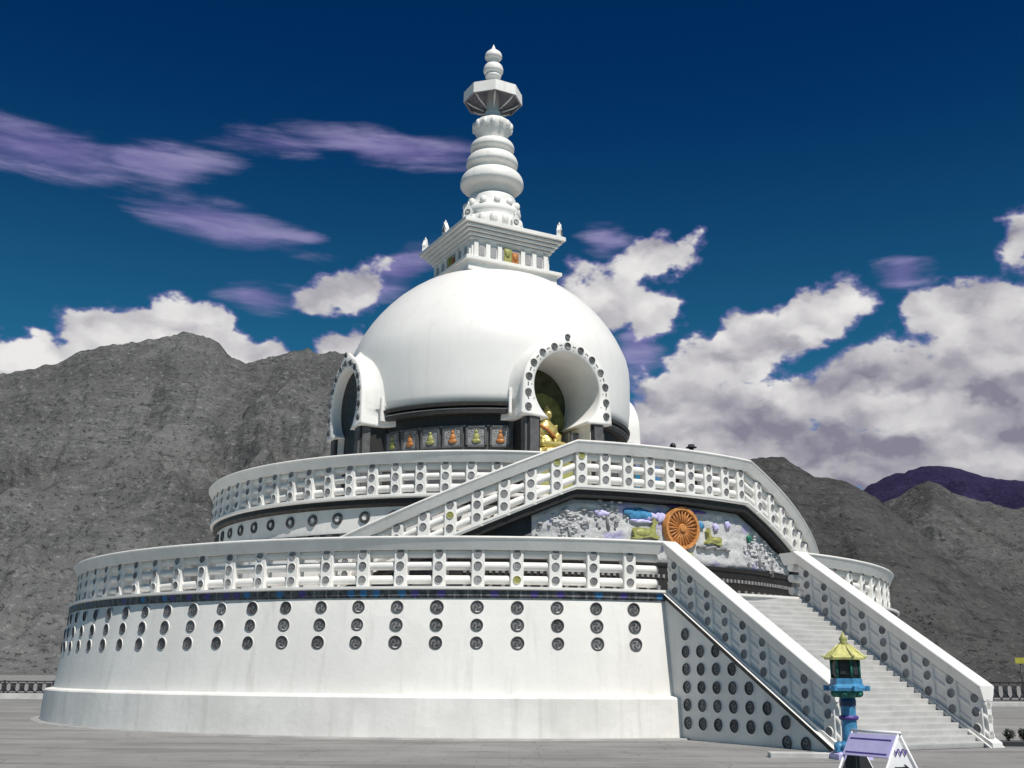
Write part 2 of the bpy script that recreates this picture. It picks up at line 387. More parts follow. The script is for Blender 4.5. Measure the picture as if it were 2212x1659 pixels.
# ------------------------------------------------------------------ mesh helpers
class MB:
    def __init__(s):
        s.v, s.f, s.m, s.sm = [], [], [], []

    def add(s, vs, fs, mi=0, smooth=False):
        o = len(s.v)
        s.v += [tuple(p) for p in vs]
        s.f += [tuple(i + o for i in f) for f in fs]
        s.m += [mi] * len(fs)
        s.sm += [smooth] * len(fs)
        return s

    def box(s, c, size, mi=0, rz=0.0, bevel=0.0):
        x, y, z = (a / 2 for a in size)
        b = bevel
        if b <= 0:
            vs = [(i * x, j * y, l * z) for l in (-1, 1) for j in (-1, 1) for i in (-1, 1)]
            fs = [(0, 2, 3, 1), (4, 5, 7, 6), (0, 1, 5, 4), (2, 6, 7, 3), (0, 4, 6, 2), (1, 3, 7, 5)]
        else:
            ring = [(x - b, -y), (x, -y + b), (x, y - b), (x - b, y), (-x + b, y), (-x, y - b), (-x, -y + b), (-x + b, -y)]
            ins = [(x - b, -y + b)] * 2 + [(x - b, y - b)] * 2 + [(-x + b, y - b)] * 2 + [(-x + b, -y + b)] * 2
            vs = [(*p, -z) for p in ring] + [(*p, z - b) for p in ring] + [((p[0] + q[0]) / 2 if 0 else q[0] + (p[0] - q[0]) * 0.0, q[1], z) for p, q in zip(ring, ins)]
            fs = [tuple(range(7, -1, -1))]
            for i in range(8):
                j = (i + 1) % 8
                fs += [(i, j, 8 + j, 8 + i), (8 + i, 8 + j, 16 + j, 16 + i)]
            fs += [(16, 18, 20, 22)]
        cr, sr = cos(rz), sin(rz)
        vs = [(c[0] + p[0] * cr - p[1] * sr, c[1] + p[0] * sr + p[1] * cr, c[2] + p[2]) for p in vs]
        return s.add(vs, fs, mi)

    def lathe(s, prof, n=64, a0=-pi, a1=pi, mi=0, smooth=True, c=(0, 0)):
        full = abs(a1 - a0 - 2 * pi) < 1e-6
        cols = n if full else n + 1
        vs, fs = [], []
        for i in range(cols):
            a = a0 + (a1 - a0) * i / n
            for (r, z) in prof:
                vs.append((c[0] + r * sin(a), c[1] - r * cos(a), z))
        m = len(prof)
        for i in range(n):
            j = (i + 1) % cols
            for q in range(m - 1):
                fs.append((i * m + q, j * m + q, j * m + q + 1, i * m + q + 1))
        return s.add(vs, fs, mi, smooth)

    def sweep(s, frames, prof, mi=0, smooth=False):
        """frames: (x, y, z, nx, ny); prof: closed polygon of (offset, height)"""
        vs, fs = [], []
        m = len(prof)
        for (x, y, z, nx, ny) in frames:
            for (o, h) in prof:
                vs.append((x + nx * o, y + ny * o, z + h))
        for i in range(len(frames) - 1):
            for q in range(m):
                w = (q + 1) % m
                fs.append((i * m + q, (i + 1) * m + q, (i + 1) * m + w, i * m + w))
        s.add(vs, fs, mi, smooth)
        e = (len(frames) - 1) * m
        o = len(s.v) - len(vs)
        s.f += [tuple(o + q for q in range(m)), tuple(o + e + q for q in range(m - 1, -1, -1))]
        s.m += [mi, mi]
        s.sm += [False, False]
        return s

    def tube(s, pts, rad, n=8, mi=0):
        if not hasattr(rad, '__len__'):
            rad = [rad] * len(pts)
        P = [Vector(p) for p in pts]
        vs, fs = [], []
        for i, p in enumerate(P):
            t = (P[min(i + 1, len(P) - 1)] - P[max(i - 1, 0)]).normalized()
            up = Vector((0, 0, 1)) if abs(t.z) < 0.9 else Vector((0, 1, 0))
            a = t.cross(up).normalized()
            b = a.cross(t)
            for q in range(n):
                w = 2 * pi * q / n
                vs.append(p + (a * cos(w) + b * sin(w)) * rad[i])
        for i in range(len(P) - 1):
            for q in range(n):
                w = (q + 1) % n
                fs.append((i * n + q, i * n + w, (i + 1) * n + w, (i + 1) * n + q))
        fs += [tuple(range(n - 1, -1, -1)), tuple((len(P) - 1) * n + q for q in range(n))]
        return s.add(vs, fs, mi, True)

    def prism(s, poly, y0, y1, mi=0):
        """polygon of (x, z) extruded along y"""
        n = len(poly)
        tri = tessellate_polygon([[Vector((p[0], p[1], 0)) for p in poly]])
        vs = [(p[0], y0, p[1]) for p in poly] + [(p[0], y1, p[1]) for p in poly]
        fs = []
        for t in tri:
            fs += [tuple(t), tuple(n + i for i in reversed(t))]
        for i in range(n):
            j = (i + 1) % n
            fs.append((i, j, n + j, n + i))
        return s.add(vs, fs, mi)

    def ball(s, c, r, n=12, m=8, mi=0):
        rx, ry, rz = r if hasattr(r, '__len__') else (r, r, r)
        vs, fs = [(c[0], c[1], c[2] - rz)], []
        for j in range(1, m):
            t = pi * j / m
            for i in range(n):
                a = 2 * pi * i / n
                vs.append((c[0] + rx * sin(t) * cos(a), c[1] + ry * sin(t) * sin(a), c[2] - rz * cos(t)))
        vs.append((c[0], c[1], c[2] + rz))
        T = len(vs) - 1
        for i in range(n):
            j = (i + 1) % n
            fs.append((0, 1 + j, 1 + i))
            fs.append((T, T - n + i, T - n + j))
            for q in range(m - 2):
                fs.append((1 + q * n + i, 1 + q * n + j, 1 + (q + 1) * n + j, 1 + (q + 1) * n + i))
        return s.add(vs, fs, mi, True)

    def mesh(s, name, mats):
        me = bpy.data.meshes.new(name)
        me.from_pydata(s.v, [], s.f)
        for m in (mats if isinstance(mats, (list, tuple)) else [mats]):
            me.materials.append(m)
        me.polygons.foreach_set('material_index', s.m)
        me.polygons.foreach_set('use_smooth', s.sm)
        bm = bmesh.new()
        bm.from_mesh(me)
        bmesh.ops.recalc_face_normals(bm, faces=bm.faces)
        bm.to_mesh(me)
        bm.free()
        me.update()
        return me

    def build(s, name, mats, parent=None, loc=(0, 0, 0), rz=0.0):
        return place(s.mesh(name, mats), name, parent, loc, rz)


def place(me, name, parent=None, loc=(0, 0, 0), rz=0.0, rot=None):
    o = bpy.data.objects.new(name, me)
    COL.objects.link(o)
    o.location = loc
    o.rotation_euler = rot or (0, 0, rz)
    if parent:
        o.parent = parent
    return o


def tag(o, label=None, cat=None, group=None, kind=None):
    for kx, v in (('label', label), ('category', cat), ('group', group), ('kind', kind)):
        if v:
            o[kx] = v
    return o


def thing(name, label, cat, loc=(0, 0, 0), rz=0.0, group=None):
    o = bpy.data.objects.new(name, None)
    COL.objects.link(o)
    o.location = loc
    o.rotation_euler = (0, 0, rz)
    o.empty_display_size = 0.3
    return tag(o, label, cat, group)


def copy_tree(o, parent=None):
    c = o.copy()
    COL.objects.link(c)
    if parent:
        c.parent = parent
    for ch in list(o.children):
        copy_tree(ch, c)
    return c


def evaluated(o):
    """bake an object's modifiers into its mesh"""
    dg = bpy.context.evaluated_depsgraph_get()
    dg.update()
    me = bpy.data.meshes.new_from_object(o.evaluated_get(dg))
    o.modifiers.clear()
    o.data = me
    return o


def L2W(p, s, z=0.0):
    """stupa coordinates (p forward, s to the right) to world"""
    c, n = cos(ROT), sin(ROT)
    return Vector((CENTRE.x + s * c + p * n, CENTRE.y + s * n - p * c, z))


def pol(r, a):
    return (r * sin(a), -r * cos(a))


def ring_frames(Rr, a0, a1, n, zf=lambda a: 0.0):
    out = []
    for i in range(n + 1):
        a = a0 + (a1 - a0) * i / n
        out.append((Rr * sin(a), -Rr * cos(a), zf(a), sin(a), -cos(a)))
    return out


def circ(r, h, n=10):
    return [(r * cos(2 * pi * i / n), h + r * sin(2 * pi * i / n)) for i in range(n)]


# ------------------------------------------------------------------ ground
g = MB().add([(-6000, -300, 0), (6000, -300, 0), (6000, 9000, 0), (-6000, 9000, 0)], [(0, 1, 2, 3)])
tag(g.build("ground", M_GROUND), kind='structure')

# ------------------------------------------------------------------ mountains
def vnoise(x, y, seed):
    rs = np.random.RandomState(seed)
    tab = rs.rand(256, 256)
    xi, yi = np.floor(x).astype(int), np.floor(y).astype(int)
    fx, fy = x - xi, y - yi
    fx, fy = fx * fx * (3 - 2 * fx), fy * fy * (3 - 2 * fy)
    a = tab[xi % 256, yi % 256]
    b = tab[(xi + 1) % 256, yi % 256]
    c = tab[xi % 256, (yi + 1) % 256]
    e = tab[(xi + 1) % 256, (yi + 1) % 256]
    return (a * (1 - fx) + b * fx) * (1 - fy) + (c * (1 - fx) + e * fx) * fy


def ridged(x, y, octv, seed):
    s, amp, tot = 0, 1.0, 0
    for o in range(octv):
        s = s + amp * (1 - np.abs(2 * vnoise(x, y, seed + o) - 1))
        tot += amp
        x, y, amp = x * 2.03 + 13.1, y * 2.03 + 7.7, amp * 0.52
    return s / tot


def mountain(name, table, r_base, r_ridge, material, seed, rough=1.0, na=420, nr=150, z0=-3.0, cell=0.12, power=1.0):
    A = np.array(table)
    azs = np.linspace(A[0, 0], A[-1, 0], na)
    els = np.interp(azs, A[:, 0], A[:, 1])
    H = np.tan(np.radians(els)) * r_ridge + 1.52
    t = np.concatenate([np.linspace(0, 1, nr), 1 + np.linspace(0.02, 0.5, 14)])
    AA, TT = np.meshgrid(np.radians(azs), t, indexing='ij')
    HH = np.repeat(H[:, None], len(t), 1)
    rr = r_base + (r_ridge - r_base) * TT
    X, Y = rr * np.sin(AA), rr * np.cos(AA)
    prof = np.where(TT <= 1, TT ** power, 1 - 1.6 * (TT - 1))
    Z = z0 + (HH - z0) * prof
    L = r_ridge * cell
    wx = ridged(X / L * 0.5 + 3, Y / L * 0.5, 3, seed + 40) - 0.5
    nz = ridged(X / L + wx * 1.3, Y / L * 0.45 + wx, 6, seed) - 0.62
    env = np.clip(TT * 3, 0, 1) * (1 - 0.97 * np.clip((TT - 0.72) / 0.28, 0, 1))
    Z = Z + nz * env * r_ridge * 0.075 * rough
    fine = ridged(X / L * 6, Y / L * 6, 4, seed + 9) - 0.6
    Z = Z + fine * np.clip(TT * 3, 0, 1) * r_ridge * 0.010 * rough
    vs = np.stack([X, Y, Z], -1).reshape(-1, 3)
    m = len(t)
    i, j = np.meshgrid(np.arange(na - 1), np.arange(m - 1), indexing='ij')
    q = (i * m + j).ravel()
    fs = np.stack([q, q + m, q + m + 1, q + 1], -1)
    me = bpy.data.meshes.new(name)
    me.from_pydata(vs.tolist(), [], fs.tolist())
    me.materials.append(material)
    me.polygons.foreach_set('use_smooth', [True] * len(fs))
    me.update()
    return tag(place(me, name), kind='structure')


mountain("mountain", [(-44, 11.0), (-36, 11.6), (-31.85, 12.04), (-26.2, 14.02), (-24.98, 14.34), (-23.94, 14.63), (-22.82, 15.28), (-21.75, 15.7), (-20.77, 15.95),
                      (-18.98, 16.39), (-17.62, 16.87), (-16.67, 16.82), (-15.92, 16.43), (-15.15, 15.78), (-14.41, 15.58), (-12.75, 16.12),
                      (-11.54, 16.44), (-9.81, 16.5), (-7.76, 15.62), (-3.92, 12.0), (1.13, 8.5), (5, 5.0), (9, 2.0)],
         560, 1100, M_ROCK, 11, 1.0, 560, 210, power=1.12)
mountain("dark_hill", [(2, 6.0), (4.84, 8.6), (8.53, 10.1), (11.21, 10.6), (13.13, 10.93), (14.32, 10.98), (15.22, 10.4), (15.88, 9.83), (17.46, 9.55), (18.32, 9.05),
                       (19.16, 8.37), (20.18, 7.41), (21.96, 5.77), (25.73, 2.85), (30, 1.0), (34, 0.3)],
         250, 420, M_ROCKA, 26, 0.6, 300, 130)
mountain("pale_hill", [(12, 3.5), (15.4, 5.95), (17.78, 7.73), (18.94, 8.38), (20.31, 8.96), (21.39, 9.38), (22.46, 8.85), (23.47, 8.32), (25.52, 7.83), (29.13, 7.18), (38, 7.5), (46, 6)],
         640, 1150, M_ROCKB, 31, 0.75, 320, 150)
mountain("distant_ridge", [(10, 6.5), (14.36, 7.84), (17.85, 8.77), (18.58, 9.43), (19.95, 9.9), (21.5, 10.13), (22.57, 9.97), (23.99, 9.36), (25.66, 9.14), (29.28, 8.45), (40, 8), (50, 6)],
         1600, 4200, M_ROCKC, 47, 0.6, 200, 60)

# ------------------------------------------------------------------ shared small meshes
def roundel_mesh(name, r, face, dark, rim, depth=0.05, swirls=3, rings=True):
    """carved disc facing -Y: rim, sunk face and a whirl of commas"""
    b = MB()
    n = 26
    prof = [(0, 0.012), (r * 0.70, 0.012), (r * 0.74, depth * 0.9), (r * 0.88, depth), (r * 0.94, depth * 0.6), (r, 0.0)]
    for i in range(n):
        a0, a1 = 2 * pi * i / n, 2 * pi * (i + 1) / n
        for (p, q), mi in zip(zip(prof[:-1], prof[1:]), (0, 1, 1, 1, 2)):
            vs = [(p[0] * cos(a0), -p[1], p[0] * sin(a0)), (p[0] * cos(a1), -p[1], p[0] * sin(a1)),
                  (q[0] * cos(a1), -q[1], q[0] * sin(a1)), (q[0] * cos(a0), -q[1], q[0] * sin(a0))]
            if p[0] == 0:
                b.add([vs[0], vs[2], vs[3]], [(0, 1, 2)], mi)
            else:
                b.add(vs, [(0, 1, 2, 3)], mi)
    for w in range(swirls):
        base = 2 * pi * w / swirls + 0.4
        poly_o, poly_i = [], []
        for i in range(9):
            t = i / 8
            a = base + t * 1.75
            rr = r * (0.16 + 0.46 * t)
            wd = r * (0.20 * (1 - t) + 0.02)
            poly_o.append(((rr + wd) * cos(a), (rr + wd) * sin(a)))
            poly_i.append(((rr - wd * 0.8) * cos(a), (rr - wd * 0.8) * sin(a)))
        for i in range(8):
            q = [poly_i[i], poly_i[i + 1], poly_o[i + 1], poly_o[i]]
            b.add([(x, -depth * 0.62, z) for x, z in q], [(0, 1, 2, 3)], 1)
    return b.mesh(name, [face, dark, rim])


for m_ in (M_RGREY, M_RDARK, M_RLIGHT):
    t_ = NT(m_.node_tree)
    b_ = m_.node_tree.nodes['Principled BSDF']
    lk = b_.inputs['Base Color'].links[0]
    src = lk.from_socket
    rnd = t_.n('ShaderNodeObjectInfo').outputs['Random']
    f_ = t_.ramp(rnd, 0.0, 1.0, 0.72, 1.3, smooth=False)
    t_.put(b_.inputs['Base Color'], t_.vec('SCALE', src, scale=f_))
ME_ROUNDEL = roundel_mesh("roundel", 0.178, M_RGREY, M_RDARK, M_WHITE, 0.04)
ME_POSTDISC = roundel_mesh("post_roundel", 0.112, M_RLIGHT, M_RGREY, M_WHITE, 0.03)
ME_POSTDISC_OLIVE = roundel_mesh("post_roundel_olive", 0.112, M_OLIVE, M_OLIVE, M_WHITE, 0.03)
ME_BEAD = roundel_mesh("bead", 0.14, M_RDARK, M_RGREY, M_RDARK, 0.05)


def ringorn_mesh():
    b = MB()
    n = 24
    prof = [(0, 0.02), (0.085, 0.02), (0.10, 0.05), (0.17, 0.055), (0.19, 0.0)]
    mi_ = (0, 1, 1, 1)
    for i in range(n):
        a0, a1 = 2 * pi * i / n, 2 * pi * (i + 1) / n
        for (p, q), mi in zip(zip(prof[:-1], prof[1:]), mi_):
            vs = [(p[0] * cos(a0), -p[1], p[0] * sin(a0)), (p[0] * cos(a1), -p[1], p[0] * sin(a1)),
                  (q[0] * cos(a1), -q[1], q[0] * sin(a1)), (q[0] * cos(a0), -q[1], q[0] * sin(a0))]
            if p[0] == 0:
                b.add([vs[0], vs[2], vs[3]], [(0, 1, 2)], mi)
            else:
                b.add(vs, [(0, 1, 2, 3)], mi)
    return b.mesh("ring_ornament", [M_WHITE, M_RDARK])


ME_RINGORN = ringorn_mesh()
ME_POST_SLIM = MB().box((0, 0, 0.515), (0.34, 0.24, 1.03), bevel=0.018).mesh("post", M_WHITE)
ME_POST = MB().box((0, 0, 0.515), (0.34, 0.36, 1.03), bevel=0.018).mesh("post", M_WHITE)

# ------------------------------------------------------------------ the stupa
R1, H1 = 15.2, 3.64
R2, H2 = 10.67, 6.80
stupa = thing("stupa", "great white domed stupa with tall ringed spire on two round terraces", "stupa", CENTRE, ROT)

# plinth with a sloped top ledge
a_gap = R(8.2)
plinth = MB().lathe([(15.0, 0.0), (15.72, 0.0), (15.68, 0.96), (15.65, 1.0), (15.3, 1.06), (15.0, 1.06)], 200, a_gap, 2 * pi - a_gap)
plinth.sm = [False] * len(plinth.sm)
pl = plinth.build("plinth", M_PLINTH, stupa)
apron = MB().lathe([(15.5, 0.0), (15.5, 0.04), (16.0, 0.035), (16.03, 0.0)], 160, a_gap, 2 * pi - a_gap, smooth=False)
apron.build("apron", M_APRON, stupa)

lt = MB().lathe([(15.44, 0.0), (15.42, 0.9), (15.13, 3.44)], 200)
lt.lathe([(15.0, 3.63), (10.2, 3.645), (0.0, 3.65)], 120, smooth=False)
lt.build("lower_terrace", M_WALL, stupa)
co = MB().lathe([(15.0, 3.40), (15.16, 3.41), (15.16, 3.46), (15.19, 3.47), (15.19, 3.615), (15.0, 3.62)], 200, smooth=False)
co.build("frieze_band", M_FRIEZE, stupa)
kb = MB().lathe([(14.9, 3.615), (15.24, 3.618), (15.27, 3.64), (15.27, 3.70), (14.9, 3.70)], 200, smooth=False)
kb.build("terrace_edge", M_WHITE, stupa)

rd0 = None
for i in range(27):
    a = -R(12.44 + 3.87 * i)
    for z in (3.19, 2.745, 2.30):
        rr = 15.42 - (z - 0.9) / 2.54 * 0.29
        if rd0 is None:
            rd0 = place(ME_ROUNDEL, "roundel", stupa)
            o = rd0
        else:
            o = rd0.copy()
            COL.objects.link(o)
        o.location = (rr * sin(a), -rr * cos(a), z)
        o.rotation_euler = (0, (i * 2.3 + z * 5) % 6.28, a)
        kx = random.uniform(0.95, 1.05)
        o.scale = (kx, random.uniform(0.8, 1.2), kx)
        o.rotation_mode = 'YXZ'

# upper terrace
ut = MB().lathe([(10.42, 3.6), (10.42, 6.53)], 160)
ut.lathe([(10.42, 6.79), (5.0, 6.80), (0, 6.80)], 120, smooth=False)
ut.build("upper_terrace", M_WALL, stupa)
cb = MB().lathe([(10.3, 6.50), (10.52, 6.52), (10.58, 6.60), (10.58, 6.74), (10.3, 6.75)], 160, smooth=False)
cb.build("dark_cornice", M_DARKWOOD, stupa)
ke = MB().lathe([(10.3, 6.745), (10.64, 6.748), (10.68, 6.78), (10.68, 6.84), (10.3, 6.84)], 160, smooth=False)
ke.build("terrace_edge", M_WHITE, stupa)
db = MB().lathe([(10.38, 5.58), (10.47, 5.60), (10.47, 5.74), (10.38, 5.76)], 160, smooth=False)
for i in range(60):
    a = -R(20 + 2.7 * i)
    db.box((10.49 * sin(a), -10.49 * cos(a), 5.67), (0.20, 0.08, 0.10), 1, a)
db.build("dark_moulding", [M_DARKWOOD, M_MID], stupa)
ro0 = None
for i in range(19):
    a = -R(27.0 + 5.37 * i)
    if ro0 is None:
        ro0 = place(ME_RINGORN, "ring_ornament", stupa)
        o = ro0
    else:
        o = ro0.copy()
        COL.objects.link(o)
    o.location = (10.42 * sin(a), -10.42 * cos(a), 6.21)
    o.rotation_euler = (0, 0, a)

# front bay under the landing: curved wall, painted stucco relief, dado
A_L, A_R = R(-15.3), R(13.8)          # ends of the landing
A_END_L, A_END_R = R(-50), R(48.5)    # feet of the two curved flights


def flight_z(a):
    if a < A_L:
        return H2 - (A_L - a) / (A_L - A_END_L) * (H2 - H1)
    if a > A_R:
        return H2 - (a - A_R) / (A_END_R - A_R) * (H2 - H1)
    return H2


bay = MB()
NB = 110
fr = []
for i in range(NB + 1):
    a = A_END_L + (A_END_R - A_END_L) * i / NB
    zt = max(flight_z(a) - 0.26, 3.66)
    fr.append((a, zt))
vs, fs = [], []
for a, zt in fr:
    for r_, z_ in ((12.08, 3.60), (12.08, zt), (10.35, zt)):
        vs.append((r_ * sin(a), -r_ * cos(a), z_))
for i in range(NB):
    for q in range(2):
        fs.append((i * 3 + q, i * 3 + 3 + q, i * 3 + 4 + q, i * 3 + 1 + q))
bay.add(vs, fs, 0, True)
bay.build("front_bay", M_MID, stupa)  # dark grey carries the shade under the flight, beside the relief
# floor slab of landing and flights with dark soffit line
slab = MB()
fr = []
for i in range(NB + 1):
    a = A_END_L + (A_END_R - A_END_L) * i / NB
    fr.append((12.3 * sin(a), -12.3 * cos(a), flight_z(a), sin(a), -cos(a)))
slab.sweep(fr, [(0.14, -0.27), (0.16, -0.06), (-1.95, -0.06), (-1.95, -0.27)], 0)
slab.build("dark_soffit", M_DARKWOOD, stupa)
deck = MB().sweep(fr, [(0.24, -0.055), (0.26, 0.0), (0.24, 0.035), (-1.94, 0.035), (-1.94, -0.055)], 0)
deck.build("stair_flight", M_WHITE, stupa)

# stucco ground of the relief with real depth
rng = np.random.RandomState(3)
na_, nz_ = 150, 30
a_lo, a_hi = R(-21.0), R(30.5)
vs, fs = [], []
for i in range(na_):
    a = a_lo + (a_hi - a_lo) * i / (na_ - 1)
    zt = flight_z(a) - 0.30
    for j in range(nz_):
        z = 4.78 + (zt - 4.78) * j / (nz_ - 1)
        s_ = a * 12.1
        nn = float(ridged(np.array(s_ * 2.2 + 40), np.array(z * 2.6 + 9), 4, 77)) - 0.5
        edge = min(1, i / 4, (na_ - 1 - i) / 4, j / 2, (nz_ - 1 - j) / 2)
        side = min(1, abs(s_ - 0.2) / 2.2)
        r_ = 12.10 + edge * (0.05 + max(0, nn) * 0.14 * (0.35 + 0.65 * side))
        vs.append((r_ * sin(a), -r_ * cos(a), z))
for i in range(na_ - 1):
    for j in range(nz_ - 1):
        q = i * nz_ + j
        fs.append((q, q + nz_, q + nz_ + 1, q + 1))
rel_o = MB().add(vs, fs, 0, True).build("stucco_relief", M_RELIEF, stupa)


def on_bay(s_, z, r_=12.2):
    a = s_ / 12.1
    return (r_ * sin(a), -r_ * cos(a), z), a


# the wheel
wh = MB()
rw = 0.66
n = 48
prof = [(0.0, 0.13), (0.09, 0.13), (0.13, 0.09)]
for pr, mi in (([(0.0, 0.16), (0.10, 0.15), (0.15, 0.06)], 1), ([(0.15, 0.05), (rw * 0.80, 0.05)], 0), ([(rw * 0.80, 0.05), (rw * 0.82, 0.13), (rw * 0.96, 0.13), (rw, 0.02), (rw, -0.05)], 1)):
    for i in range(n):
        a0, a1 = 2 * pi * i / n, 2 * pi * (i + 1) / n
        for p, q in zip(pr[:-1], pr[1:]):
            vs = [(p[0] * cos(a0), -p[1], p[0] * sin(a0)), (p[0] * cos(a1), -p[1], p[0] * sin(a1)),
                  (q[0] * cos(a1), -q[1], q[0] * sin(a1)), (q[0] * cos(a0), -q[1], q[0] * sin(a0))]
            wh.add(vs if p[0] > 0 else [vs[0], vs[2], vs[3]], [(0, 1, 2, 3)] if p[0] > 0 else [(0, 1, 2)], mi, True)
for i in range(24):
    a = 2 * pi * i / 24
    wh.tube([(0.12 * cos(a), -0.08, 0.12 * sin(a)), (rw * 0.84 * cos(a), -0.09, rw * 0.84 * sin(a))], [0.014, 0.020], 6, 1)
M_BRONZED = mat("dark_bronze", (0.46, 0.185, 0.055), 0.5, metal=0.0, var=0.3, scale=8)
loc, a = on_bay(0.30, 5.83, 12.22)
w_o = wh.build("dharma_wheel", [M_BRONZED, M_BRONZE], stupa, loc, a)
tag(w_o, "round spoked bronze wheel on the relief")
# lotus bracket that carries the wheel
lb = MB()
for i in range(7):
    x = (i - 3) * 0.11
    lb.ball((x, 0, 0.02 - 0.01 * (i - 3) ** 2), (0.085, 0.10, 0.13), 8, 6)
lb.box((0, 0.02, -0.13), (0.5, 0.14, 0.08))
loc, a = on_bay(0.32, 5.07, 12.2)
lb.build("lotus_bracket", M_OLIVE, stupa, loc, a)

DEER = [(-0.52, 0), (-0.40, 0.06), (-0.42, 0.16), (-0.46, 0.26), (-0.40, 0.34), (-0.20, 0.36), (0.05, 0.33), (0.20, 0.36), (0.27, 0.50),
        (0.25, 0.62), (0.30, 0.62), (0.33, 0.72), (0.36, 0.62), (0.46, 0.56), (0.45, 0.51), (0.37, 0.48), (0.36, 0.30), (0.40, 0.16), (0.50, 0.10),
        (0.52, 0.03), (0.36, 0.03), (0.20, 0.08), (0.0, 0.05), (-0.2, 0.0)]
for sx, s0, scl in ((1, -0.98, 0.94), (-1, 1.62, 0.70)):
    dm = MB().prism([(x * sx * scl, z * scl) for x, z in DEER], -0.08, 0.06)
    dm.ball((-0.1 * sx * scl, -0.06, 0.2 * scl), (0.28 * scl, 0.06, 0.12 * scl), 12, 8)
    loc, a = on_bay(s0, 5.42, 12.2)
    dm.build("deer_relief", M_OLIVE, stupa, loc, a)
    rk = MB()
    for q in range(9):
        rk.ball(((q - 4) * 0.15, 0, -0.04 + 0.03 * sin(q * 2.1)), (0.13, 0.09, 0.055), 8, 6)
    rk.build("rock_relief", M_PANEL, stupa, (loc[0], loc[1], 5.36), a)
# painted accents: blue sky patch, violet canopy, small blue and teal motifs
ACC = [(-1.15, 6.16, 0.50, 0.18, M_BLUE), (-0.75, 6.12, 0.26, 0.12, M_LILAC), (-1.05, 5.95, 0.40, 0.06, M_LILAC), (-0.38, 6.12, 0.20, 0.18, M_LILAC),
       (0.25, 6.47, 0.35, 0.05, M_PURPLE), (1.0, 6.38, 0.34, 0.06, M_PURPLE), (1.12, 5.98, 0.12, 0.12, M_BLUE), (1.75, 5.98, 0.12, 0.12, M_LILAC),
       (2.3, 6.1, 0.12, 0.12, M_LILAC), (3.4, 5.75, 0.13, 0.13, M_TEAL), (-2.35, 6.12, 0.22, 0.10, M_LILAC)]
for s0, z0, hw, hh, mm in ACC:
    am = MB()
    for q in range(5):
        t = (q - 2) / 2
        am.ball((hw * 0.62 * t, 0, 0.25 * hh * cos(q * 2.6)), (hw * 0.46, 0.06, hh * (1.0 - 0.35 * abs(t))), 10, 7)
    loc, a = on_bay(s0, z0, 12.2)
    am.build("cloud_relief", mm, stupa, loc, a)
# leafy tree reliefs at both ends
for s0, z0, nn in ((-3.35, 5.75, 90), (-2.2, 6.15, 50), (3.9, 5.35, 90), (4.7, 5.15, 50)):
    tr = MB()
    for q in range(nn):
        x, z = rng.normal(0, 0.32), rng.normal(0, 0.20)
        tr.ball((x, rng.uniform(-0.05, 0.03), z), (rng.uniform(.04, .10), 0.05, rng.uniform(.02, .05)), 6, 5, int(rng.rand() > 0.6))
    tr.ball((0, 0.03, 0.0), (0.55, 0.05, 0.34), 14, 8, 0)
    tr.tube([(0.05, 0, -0.5), (0, -0.03, -0.15), (-0.04, -0.02, 0.1)], [0.07, 0.05, 0.03], 6, 1)
    loc, a = on_bay(s0, z0, 12.17)
    tr.build("tree_relief", [M_RELIEF, M_RLIGHT], stupa, loc, a)

# dado with a carved colonnade
dd = MB().sweep(ring_frames(12.10, R(-32), R(31.2), 60, lambda a: 0), [(0, 3.66), (0.04, 3.66), (0.04, 4.66), (0.10, 4.70), (0.10, 4.77), (0, 4.77)], 0)
for i in range(70):
    a = R(-30) + i * R(0.86)
    zz = 4.38
    dd.box((12.16 * sin(a), -12.16 * cos(a), zz), (0.085, 0.06, 0.10), 1 if i % 3 else 2, a)
    if i % 2 == 0:
        dd.box((12.16 * sin(a), -12.16 * cos(a), 4.02), (0.10, 0.06, 0.16), 1 if i % 4 else 2, a)
        dd.box((12.16 * sin(a), -12.16 * cos(a), 3.80), (0.16, 0.07, 0.06), 2, a)
dd.build("carved_dado", [M_DARKWOOD, M_PANEL, M_RLIGHT], stupa)
pr = MB()
a = R(31.4)
pr.box((12.2 * sin(a), -12.2 * cos(a), 4.8), (0.22, 0.3, 2.2), 0, a, 0.02)
pr.build("pilaster", M_MID, stupa)

# drum and dome in one solid, the four niches cut out of it
dome_prof = [(0.0, 6.7), (5.25, 6.7), (5.25, 10.86), (5.55, 10.98), (5.64, 11.02), (5.70, 11.3), (5.75, 11.8), (5.77, 12.5), (5.775, 13.1), (5.74, 13.53), (5.65, 13.93),
             (5.48, 14.33), (5.29, 14.73), (5.05, 15.13), (4.76, 15.53), (4.42, 15.93), (4.02, 16.33), (3.56, 16.7), (3.15, 16.98), (2.85, 17.14), (2.0, 17.2), (0.0, 17.22)]
NC, RC = 11.5, 1.37          # niche arch: centre height and radius
ZB = 10.38                   # where the arch ends on its two points


def horseshoe(r, n=40, low=ZB):
    a0 = math.asin(max(-1, (low - NC) / r))
    return [(r * cos(pi - a0 + (2 * a0 - pi) * i / n), NC + r * sin(pi - a0 + (2 * a0 - pi) * i / n)) for i in range(n + 1)]


